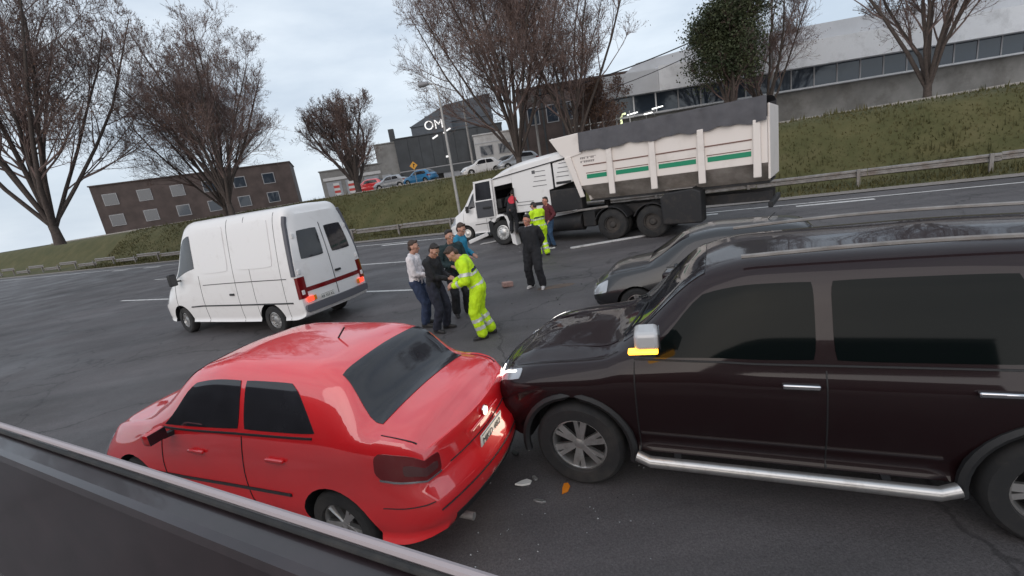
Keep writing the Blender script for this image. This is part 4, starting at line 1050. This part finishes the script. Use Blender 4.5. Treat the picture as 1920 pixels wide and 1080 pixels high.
# ------------------------------------------------------------------ debris
rg = random.Random(21)
for nm, lb, mt, cen, n_, sp in (('broken_glass', 'scattered crumbs of broken glass under the two cars noses', GLASSB, (-.35, 3.1), 90, (.75, .55)), ('broken_glass', 'scattered crumbs of broken glass and plastic before the truck cab', GLASSB, (-.6, 17.4), 380, (2.2, 1.2)), ('dark_scraps', 'tiny dark plastic scraps strewn over the open asphalt', BLK, (.4, 9.5), 260, (2.4, 3.2))):
    mb = MB()
    for i in range(n_):
        x, y = cen[0]+rg.gauss(0, sp[0]), cen[1]+rg.gauss(0, sp[1]); s_ = rg.uniform(.003, .010)*(1.8 if y > 6 else 1); a = rg.uniform(0, 6.28)
        mb.add([(x+s_*math.cos(a), y+s_*math.sin(a), .008), (x+s_*.8*math.cos(a+2), y+s_*.8*math.sin(a+2), .008), (x+s_*math.cos(a+4), y+s_*math.sin(a+4), .008), (x, y, .008+s_*rg.uniform(.5, 1.2))], [(0, 1, 3), (1, 2, 3), (2, 0, 3)])
    tag(mb.build(nm, mt, None), lb, 'debris', kind='stuff')
o = MB().bar((0, 0, 0), (2.95, .17, .0), .16, .05).build('white_strip', mat('strip_white', (.55, .54, .53), .5, dirt=(.25, .23, .22), dscale=4), None, bevel=.012)
o.location = (2.15, 15.0, .035); tag(o, 'long white strip lying on the road before the truck rear wheels', 'debris')
o = MB().box((0, 0, .07), (.27, .16, .13), (0, .06, 0)).build('broken_block', mat('block_pink', (.34, .21, .18), .8, var=.2, vscale=12, bump=.4), None, bevel=.025)
o.location = (-.1, 11.1, 0); o.rotation_euler = (0, .05, .35); tag(o, 'pinkish broken block lying alone on the open asphalt', 'debris')
o = MB().box((0, 0, .02), (.34, .09, .035)).build('trim_scrap', PLATE, None, bevel=.008); o.location = (1.55, 15.7, 0); o.rotation_euler = (0, 0, -.2); tag(o, 'short white trim piece on the ground by the jeans man', 'debris')
rg = random.Random(8)
for i, (x, y, s_, mt, lb) in enumerate(((985, 905, .10, PLATE, 'pale plastic shard left of the black car front wheel'), (1003, 897, .06, ALLOY, 'tiny silver shard just right of the pale plastic shard'), (1060, 915, .085, AMBERD, 'amber lens shard below the black car front tyre'), (1012, 940, .06, ALLOY, 'silver sliver nearest the camera on the dark asphalt'), (965, 850, .08, BLK, 'black plastic shard between the two cars'))):
    dz = (-fw*1+rt*0)  # placeholder
    d = fw+rt*((x-960)/850)+upv*((540-y)/850); q = Vector((0, 0, CAMZ))+d*(-(CAMZ-.012)/d.z)
    n = 6; poly = [(s_*rg.uniform(.5, 1)*math.cos(2*PI*k/n), s_*.5*rg.uniform(.5, 1)*math.sin(2*PI*k/n)) for k in range(n)]
    o = MB().prism(poly, -.006, .012, plane='XY').build('debris_shard', mt, None, bevel=.002); o.location = q; o.rotation_euler = (rg.uniform(0, .2), rg.uniform(0, .2), rg.uniform(0, 3)); tag(o, lb, 'debris', 'shards between the two cars')
# ------------------------------------------------------------------ people
SKIN = mat('skin', (.42, .22, .155), .55, var=.08, vscale=9)
SKINR = mat('skin_ruddy', (.44, .19, .13), .55, var=.08, vscale=9)
HAIRD = mat('hair_dark', (.018, .013, .011), .6, var=.4, vscale=40, bump=.5, bscale=90)
HAIRB = mat('hair_brown', (.045, .025, .016), .6, var=.4, vscale=40, bump=.5, bscale=90)
EYEW = mat('eye_white', (.6, .58, .55), .3); EYED = mat('eye_dark', (.02, .015, .012), .3); LIP = mat('lip', (.30, .12, .10), .5); BROW = mat('eyebrow', (.03, .02, .016), .8)
CLB = mat('black_cloth', (.013, .013, .016), .85, var=.3, vscale=14, bump=.3, bscale=90)
CLN = mat('navy_cloth', (.016, .018, .032), .85, var=.3, vscale=14, bump=.3, bscale=90)
CLT = mat('teal_dark_cloth', (.014, .03, .033), .85, var=.3, vscale=14, bump=.3, bscale=90)
CLC = mat('cyan_cloth', (.015, .20, .33), .7, var=.2, vscale=14, bump=.3, bscale=90)
CLW = mat('white_cloth', (.66, .62, .63), .85, var=.08, vscale=9, bump=.3, bscale=70)
CLM = mat('maroon_cloth', (.10, .016, .022), .85, var=.2, vscale=14, bump=.3, bscale=90)
CLR = mat('red_cloth', (.52, .03, .05), .8, var=.1, vscale=9)
JEAN = mat('jeans', (.022, .035, .075), .85, var=.3, vscale=16, bump=.3, bscale=110)
JEANL = mat('jeans_mid', (.035, .075, .14), .85, var=.3, vscale=16, bump=.3, bscale=110)
HIV = mat('hi_vis', (.50, .76, .006), .7, var=.12, vscale=6, dirt=(.30, .40, .02), dscale=5, dlo=.55, dhi=.9, bump=.3, bscale=60)
REFL = mat('reflective', (.56, .58, .55), .35, .2, var=.1, vscale=12)
NAVT = mat('navy_band', (.02, .024, .05), .8)
SHOE = mat('dark_shoe', (.018, .016, .016), .6); SHOEW = mat('pale_sole', (.48, .46, .45), .7)

def solid(name, parts, mt, parent, vox=.012, smooth=5, wr=0, cut=None, seed=0):
    """one continuous skin grown over tapered capsules and ellipsoids"""
    mb = MB()
    for q in parts:
        if q[0] == 'c':
            _, a, b, ra, rb = q; a = Vector(a); b = Vector(b); d = b-a; ln = max(d.length, 1e-5)
            n = 12; pts = []; rr = []
            t = d/ln
            for k in range(5):
                an = PI/2*(1-k/4); pts.append(a-t*ra*math.sin(an)); rr.append(max(ra*math.cos(an), .0008))
            for k in range(5):
                an = PI/2*k/4; pts.append(b+t*rb*math.sin(an)); rr.append(max(rb*math.cos(an), .0008))
            mb.tube(pts, rr, n)
        else:
            _, c, rad, rot = q; c = Vector(c); M = rot if rot else Matrix.Identity(3)
            n = 14; V = [c+M @ Vector((0, 0, rad[2]))]; F = []
            for i in range(1, 9):
                for j in range(n):
                    th = PI*i/9; ph = 2*PI*j/n
                    V.append(c+M @ Vector((rad[0]*math.sin(th)*math.cos(ph), rad[1]*math.sin(th)*math.sin(ph), rad[2]*math.cos(th))))
            V.append(c+M @ Vector((0, 0, -rad[2])))
            for j in range(n): F.append((0, 1+j, 1+(j+1) % n)); F.append((len(V)-1, 1+7*n+(j+1) % n, 1+7*n+j))
            for i in range(7):
                for j in range(n): F.append((1+i*n+j, 1+(i+1)*n+j, 1+(i+1)*n+(j+1) % n, 1+i*n+(j+1) % n))
            mb.add(V, F)
    o = mb.build(name, mt, None)
    rm = o.modifiers.new('r', 'REMESH'); rm.mode = 'VOXEL'; rm.voxel_size = vox; rm.use_smooth_shade = True
    if smooth:
        s = o.modifiers.new('s', 'SMOOTH'); s.iterations = smooth; s.factor = .5
    baked(o)
    me = o.data
    if wr:
        n_ = len(me.vertices); co = [0.0]*(3*n_); no = [0.0]*(3*n_)
        me.vertices.foreach_get('co', co); me.vertices.foreach_get('normal', no)
        for q in range(0, 3*n_, 3):
            x, y, z = co[q:q+3]
            d = wr*(noise.noise((x*9+seed, y*9, z*6))+.8*noise.noise((x*21, y*21+seed, z*13)))
            co[q] = x+no[q]*d; co[q+1] = y+no[q+1]*d; co[q+2] = z+no[q+2]*d
        me.vertices.foreach_set('co', co)
    me.materials.clear(); me.materials.append(mt)
    me.polygons.foreach_set('use_smooth', [True]*len(me.polygons)); me.update()
    o.parent = parent
    return o

def ik(a, b, l1, l2, pole):
    a = Vector(a); b = Vector(b); d = b-a; L_ = min(d.length, (l1+l2)*.999); d = d.normalized()
    b = a+d*L_
    x = (l1*l1-l2*l2+L_*L_)/(2*L_); h = math.sqrt(max(l1*l1-x*x, 0))
    pl = Vector(pole); pl = (pl-d*pl.dot(d)).normalized()
    return a+d*x+pl*h, b

def person(label, loc, face, top, trousers, hair, H=1.75, lean=0, side=0, twist=0, head=(0, 0), feet=((0, .10), (0, -.10)), hands=None, skin=SKIN, shoe=SHOE, bands=False, baggy=1.0, pelvis=0, collar=None, patch=None, group=None, hatless=True, cap=False, ftz=(0, 0), seed=1):
    t = thing('person', label, 'person', loc, R(face), group)
    k = H/1.75
    hp = Vector((-.04 if lean > .3 else 0, 0, .93*k+pelvis))
    M = Matrix.Rotation(twist, 3, 'Z') @ Matrix.Rotation(lean, 3, 'Y') @ Matrix.Rotation(side, 3, 'X')
    U = lambda x, y, z: hp+M @ Vector((x*k, y*k, z*k))
    waist, chest, neck = U(0, 0, .14), U(.01, 0, .36), U(-.005, 0, .545)
    MH = M @ Matrix.Rotation(head[0], 3, 'Z') @ Matrix.Rotation(head[1], 3, 'Y')
    hc = neck+M @ Vector((.02, 0, .03))*k+MH @ Vector((.015, 0, .115))*k
    Hd = lambda x, y, z: hc+MH @ Vector((x*k, y*k, z*k))
    sh = [U(-.01, s*.185, .475) for s in (1, -1)]
    hip = [hp+(Matrix.Rotation(twist*.5, 3, 'Z') @ Vector((0, s*.095*k, -.02))) for s in (1, -1)]
    ank = [Vector((feet[i][0], feet[i][1], .09*k+ftz[i])) for i in (0, 1)]
    knee = []
    for i in (0, 1):
        a_, b_ = ik(hip[i], ank[i], .43*k, .42*k, (1, (.12, -.12)[i], 0)); knee.append(a_); ank[i] = b_
    if hands is None: hands = ((.05, .30, -.0), (.05, -.30, -.0))
    el = []; wrs = []
    for i in (0, 1):
        tg = U(*hands[i]) if len(hands[i]) == 3 else hp
        a_, b_ = ik(sh[i], tg, .29*k, .26*k, M @ Vector((-.7, (.55, -.55)[i], -.45))); el.append(a_); wrs.append(b_)
    # ---- body (one skin): head with face, neck, trunk, limbs, five-fingered hands
    B = [('e', Hd(-.012, 0, .035), (.098*k, .077*k, .098*k), MH), ('e', Hd(.022, 0, -.035), (.066*k, .060*k, .082*k), MH), ('c', Hd(.045, -.028, .018), Hd(.045, .028, .018), .046*k, .046*k),
         ('c', Hd(.090, 0, .012), Hd(.108, 0, -.022), .010*k, .015*k), ('e', Hd(.078, 0, -.062), (.018*k, .028*k, .014*k), MH), ('e', Hd(.066, 0, -.096), (.026*k, .028*k, .020*k), MH),
         ('c', neck+M @ Vector((-.01, 0, -.02)), Hd(-.01, 0, -.06), .060*k, .054*k), ('c', chest, waist, .10*k, .085*k), ('c', sh[0], sh[1], .06*k, .06*k), ('c', waist, hp, .085*k, .095*k), ('c', neck, chest, .062*k, .085*k)]
    for s in (1, -1): B.append(('e', Hd(-.008, s*.078, .0), (.022*k, .010*k, .034*k), MH))
    for i in (0, 1):
        B += [('c', hip[i], knee[i], .085*k, .058*k), ('c', knee[i], ank[i], .056*k, .038*k), ('c', sh[i], el[i], .052*k, .040*k), ('c', el[i], wrs[i], .040*k, .027*k)]
        fd = (wrs[i]-el[i]).normalized(); sd_ = Vector((0, 0, 1)).cross(fd)
        if sd_.length < .1: sd_ = Vector((1, 0, 0))
        sd_.normalize(); up_ = fd.cross(sd_); inn = (-1, 1)[i]
        pc = wrs[i]+fd*.055*k
        B += [('c', wrs[i]+fd*.01, wrs[i]+fd*.08*k+sd_*.018*k, .026*k, .022*k), ('c', wrs[i]+fd*.01, wrs[i]+fd*.08*k-sd_*.018*k, .026*k, .022*k)]
        for f in range(4):
            o_ = (f-1.5)*.020*k; ln = (.062, .074, .070, .055)[f]*k
            a_ = wrs[i]+fd*.088*k+sd_*o_; b_ = a_+fd*ln*.5-up_*.010; c_ = b_+fd*ln*.38-up_*.026
            B += [('c', a_, b_, .0105*k, .0098*k), ('c', b_, c_, .0098*k, .0085*k)]
        a_ = wrs[i]+fd*.035*k+sd_*inn*.024*k; b_ = a_+fd*.035*k+sd_*inn*.022*k-up_*.008; B += [('c', a_, b_, .014*k, .0115*k), ('c', b_, b_+fd*.028*k-up_*.012, .0115*k, .0095*k)]
    solid('body', B, skin, t, .0095, 2)
    # ---- face
    for s in (1, -1):
        e = MB().lathe([(0, .0005), (.002, .008), (.006, .011), (.010, .009), (.013, .0005)], 10, 'X').build('eye', EYEW, t, True); e.location = Hd(.083, s*.031, .016); e.rotation_euler = MH.to_euler()
        q = MB().lathe([(0, .006), (.003, .006), (.0035, .001)], 8, 'X').build('iris', EYED, e, True); q.location = (.011, 0, 0)
        MB().tube([Hd(.090, s*.014, .036), Hd(.094, s*.032, .042), Hd(.084, s*.050, .037)], .0055*k, 5).build('eyebrow', BROW, t, True)
    MB().tube([Hd(.087, -.026, -.060), Hd(.096, 0, -.060), Hd(.087, .026, -.060)], .0055*k, 6).build('lips', LIP, t, True)
    # ---- hair
    hs = [('e', Hd(-.028, 0, .072), (.092*k, .081*k, .080*k), MH), ('e', Hd(-.060, 0, .0), (.056*k, .072*k, .078*k), MH), ('c', Hd(.040, -.032, .122), Hd(.044, .030, .126), .022*k, .024*k)]
    if cap: hs.append(('e', Hd(.085, 0, .085), (.07*k, .06*k, .012*k), MH))
    solid('cap' if cap else 'hair', hs, hair, t, .011, 2, .006, seed=seed)
    # ---- trousers
    g = baggy
    TR = [('c', hp+M @ Vector((0, .05, .07)), hip[0], .105*k*g, .105*k*g), ('c', hp+M @ Vector((0, -.05, .07)), hip[1], .105*k*g, .105*k*g)]
    for i in (0, 1): TR += [('c', hip[i], knee[i], .104*k*g, .078*k*g), ('c', knee[i], ank[i].lerp(knee[i], .08), .076*k*g, (.062 if g < 1.08 else .075)*k*g)]
    tr = solid('trousers', TR, trousers, t, .013, 2, .014, seed=seed+3)
    # ---- jacket
    JK = [('c', U(0, .075, .40), U(0, .06, .06), .105*k*g, .10*k*g), ('c', U(0, -.075, .40), U(0, -.06, .06), .105*k*g, .10*k*g), ('c', U(.01, 0, .42), U(.02, 0, .05), .12*k*g, .115*k*g), ('c', sh[0], sh[1], .072*k*g, .072*k*g),
          ('c', U(0, .08, .05), U(0, .075, -.04), .10*k*g, .098*k*g), ('c', U(0, -.08, .05), U(0, -.075, -.04), .10*k*g, .098*k*g), ('c', neck+M @ Vector((-.02, .03, -.015)), neck+M @ Vector((-.02, -.03, -.015)), .06*k, .06*k)]
    for i in (0, 1): JK += [('c', sh[i], el[i], .074*k*g, .060*k*g), ('c', el[i], wrs[i].lerp(el[i], .08), .058*k*g, .045*k*g)]
    jk = solid('jacket', JK, top, t, .012, 2, .013, seed=seed+7)
    # ---- shoes
    for i in (0, 1):
        d = Vector((1, (.25, -.25)[i], 0)).normalized(); a = Vector((ank[i].x, ank[i].y, ftz[i]+.055))
        s_ = solid('shoe', [('c', a-d*.05, a+d*.05, .048*k, .046*k), ('c', a+d*.03+Vector((0, 0, -.012)), a+d*.155+Vector((0, 0, -.02)), .043*k, .034*k), ('c', a, a+Vector((0, 0, .06)), .045*k, .042*k)], shoe, t, .012, 2)
        so_ = solid('sole', [('c', a-d*.05-Vector((0, 0, .038)), a+d*.165-Vector((0, 0, .038)), .040*k, .034*k)], SHOEW if shoe == SHOEW or skin == SKINR else BLK, s_, .012, 1)
        for v in so_.data.vertices: v.co.z = ftz[i]+.003+(v.co.z-ftz[i]+.02)*.42
    def strip(src, test, nm, mt, off=.006):
        me = src.data; ok = [pl for pl in me.polygons if test(pl.center)]
        if not ok: return
        ids = {}; V = []; F = []
        for pl in ok:
            f = []
            for vi in pl.vertices:
                if vi not in ids: ids[vi] = len(V); V.append(me.vertices[vi].co+me.vertices[vi].normal*off)
                f.append(ids[vi])
            F.append(tuple(f))
        MB().add(V, F).build(nm, mt, src, True, fixn=False, ang=0)
    def along(a, b, lo, hi, rad):
        d = b-a; l2 = d.length_squared
        def q(c):
            f = (c-a).dot(d)/l2
            return lo < f < hi and (c-(a+d*f)).length < rad
        return q
    if bands:
        top_, bot_ = U(0, 0, .50), U(0, 0, -.10)
        arms = lambda c: any(along(sh[i], el[i], .15, 1.2, .10*k*g)(c) or along(el[i], wrs[i], 0, 1.1, .085*k*g)(c) for i in (0, 1))
        ax = (bot_-top_)
        trunk = lambda lo, hi: (lambda c: lo < (c-top_).dot(ax)/ax.length_squared < hi and not arms(c))
        strip(jk, trunk(.30, .375), 'dark_band', NAVT, .005)
        strip(jk, trunk(.40, .46), 'reflective_band', REFL)
        strip(jk, trunk(.72, .80), 'reflective_band', REFL)
        for i in (0, 1):
            strip(jk, along(sh[i], el[i], .55, .75, .13), 'reflective_band', REFL)
            strip(jk, along(el[i], wrs[i], .45, .66, .12), 'reflective_band', REFL)
            for lo, hi in ((.25, .40), (.58, .73)): strip(tr, along(knee[i], ank[i], lo, hi, .14*g), 'reflective_band', REFL)
    if collar: strip(jk, lambda c: (c-neck).length < .085*k and (c-neck).dot(M @ Vector((0, 0, 1))) > -.01, 'collar', collar)
    if patch: strip(jk, patch(U), 'shoulder_patch', CLR)
    return t
GRP = 'people standing on the road'
def face_to(a, b): return math.degrees(math.atan2(b[1]-a[1], b[0]-a[0]))
person('young man in a white sweater and dark jeans at the left of the huddle', (-1.86, 8.88, 0), -8, CLW, JEAN, HAIRB, 1.76, lean=.05, head=(.15, .15), feet=((.0, .13), (.05, -.12)), hands=((.28, .10, .20), (.26, -.08, .14)), baggy=1.12, group=GRP, seed=1)
person('dark haired man in black looking down with bare hands together', (-1.44, 8.36, 0), -22, CLB, CLN, HAIRD, 1.73, lean=.10, head=(-.25, .55), feet=((.02, .14), (-.05, -.12)), hands=((.30, .10, .16), (.30, -.02, .15)), baggy=1.12, group=GRP, seed=2)
person('taller man in a dark teal jacket facing the camera inside the huddle', (-1.12, 9.25, 0), -62, CLT, CLB, HAIRD, 1.82, lean=.03, head=(.05, .12), feet=((.0, .14), (.02, -.13)), hands=((.20, .16, .15), (.20, -.14, .15)), baggy=1.12, group=GRP, seed=3)
person('brown haired man in a cyan jacket at the back of the huddle', (-1.05, 10.3, 0), -20, CLC, CLB, HAIRB, 1.84, lean=.10, head=(-.2, .3), feet=((.0, .12), (.05, -.12)), hands=((.22, .15, .12), (.22, -.14, .12)), baggy=1.12, group=GRP, seed=4)
person('worker in yellow hi-vis suit with silver bands leaning into the huddle', (-.62, 7.66, 0), 178, HIV, HIV, HAIRB, 1.78, lean=.38, side=-.02, head=(.15, .45), feet=((.0, .12), (-.14, -.12)), hands=((.32, .14, .22), (.32, -.06, .24)), bands=True, baggy=1.26, group=GRP, seed=5)
person('man in black jacket and trousers standing alone with pale shoe soles', (.60, 10.5, 0), 243, CLB, CLB, HAIRD, 1.76, lean=.02, head=(-.1, .10), feet=((.02, .17), (-.08, -.17)), hands=((-.14, .10, .0), (-.14, -.08, .04)), skin=SKINR, shoe=SHOEW, baggy=1.28, collar=CLW, group=GRP, seed=6)
person('worker in yellow hi-vis suit seen from behind at the truck cab', (1.20, 14.5, 0), 118, HIV, HIV, HAIRD, 1.78, lean=.22, head=(.1, .35), feet=((.05, .13), (-.02, -.13)), hands=((.36, .12, .25), (.36, -.1, .25)), bands=True, baggy=1.32, cap=True, group=GRP, seed=7)
person('man in a maroon sweater and blue jeans behind the hi-vis worker', (1.66, 15.9, 0), 205, CLM, JEANL, HAIRD, 1.78, lean=.04, head=(.1, .1), feet=((.0, .13), (.02, -.13)), hands=((.14, .24, .05), (.14, -.24, .05)), skin=SKINR, group=GRP, seed=8)
h_ = R(143.6); o_ = Vector((4.43, 16.42, 0)); fx, fy = Vector((math.cos(h_), math.sin(h_), 0)), Vector((-math.sin(h_), math.cos(h_), 0))
q_ = o_+fx*4.0+fy*1.28
person('man in black with a red shoulder panel climbing into the truck cab', (q_.x, q_.y, .48), 60, CLB, CLB, HAIRD, 1.72, lean=.45, head=(.2, .2), feet=((-.05, .10), (.0, -.12)), hands=((.34, .2, .38), (.30, -.25, .30)), patch=lambda U: (lambda c: (c-U(-.12, -.08, .38)).length < .17), baggy=1.12, group=GRP, seed=9)

bpy.data.scenes.remove(WORKS)
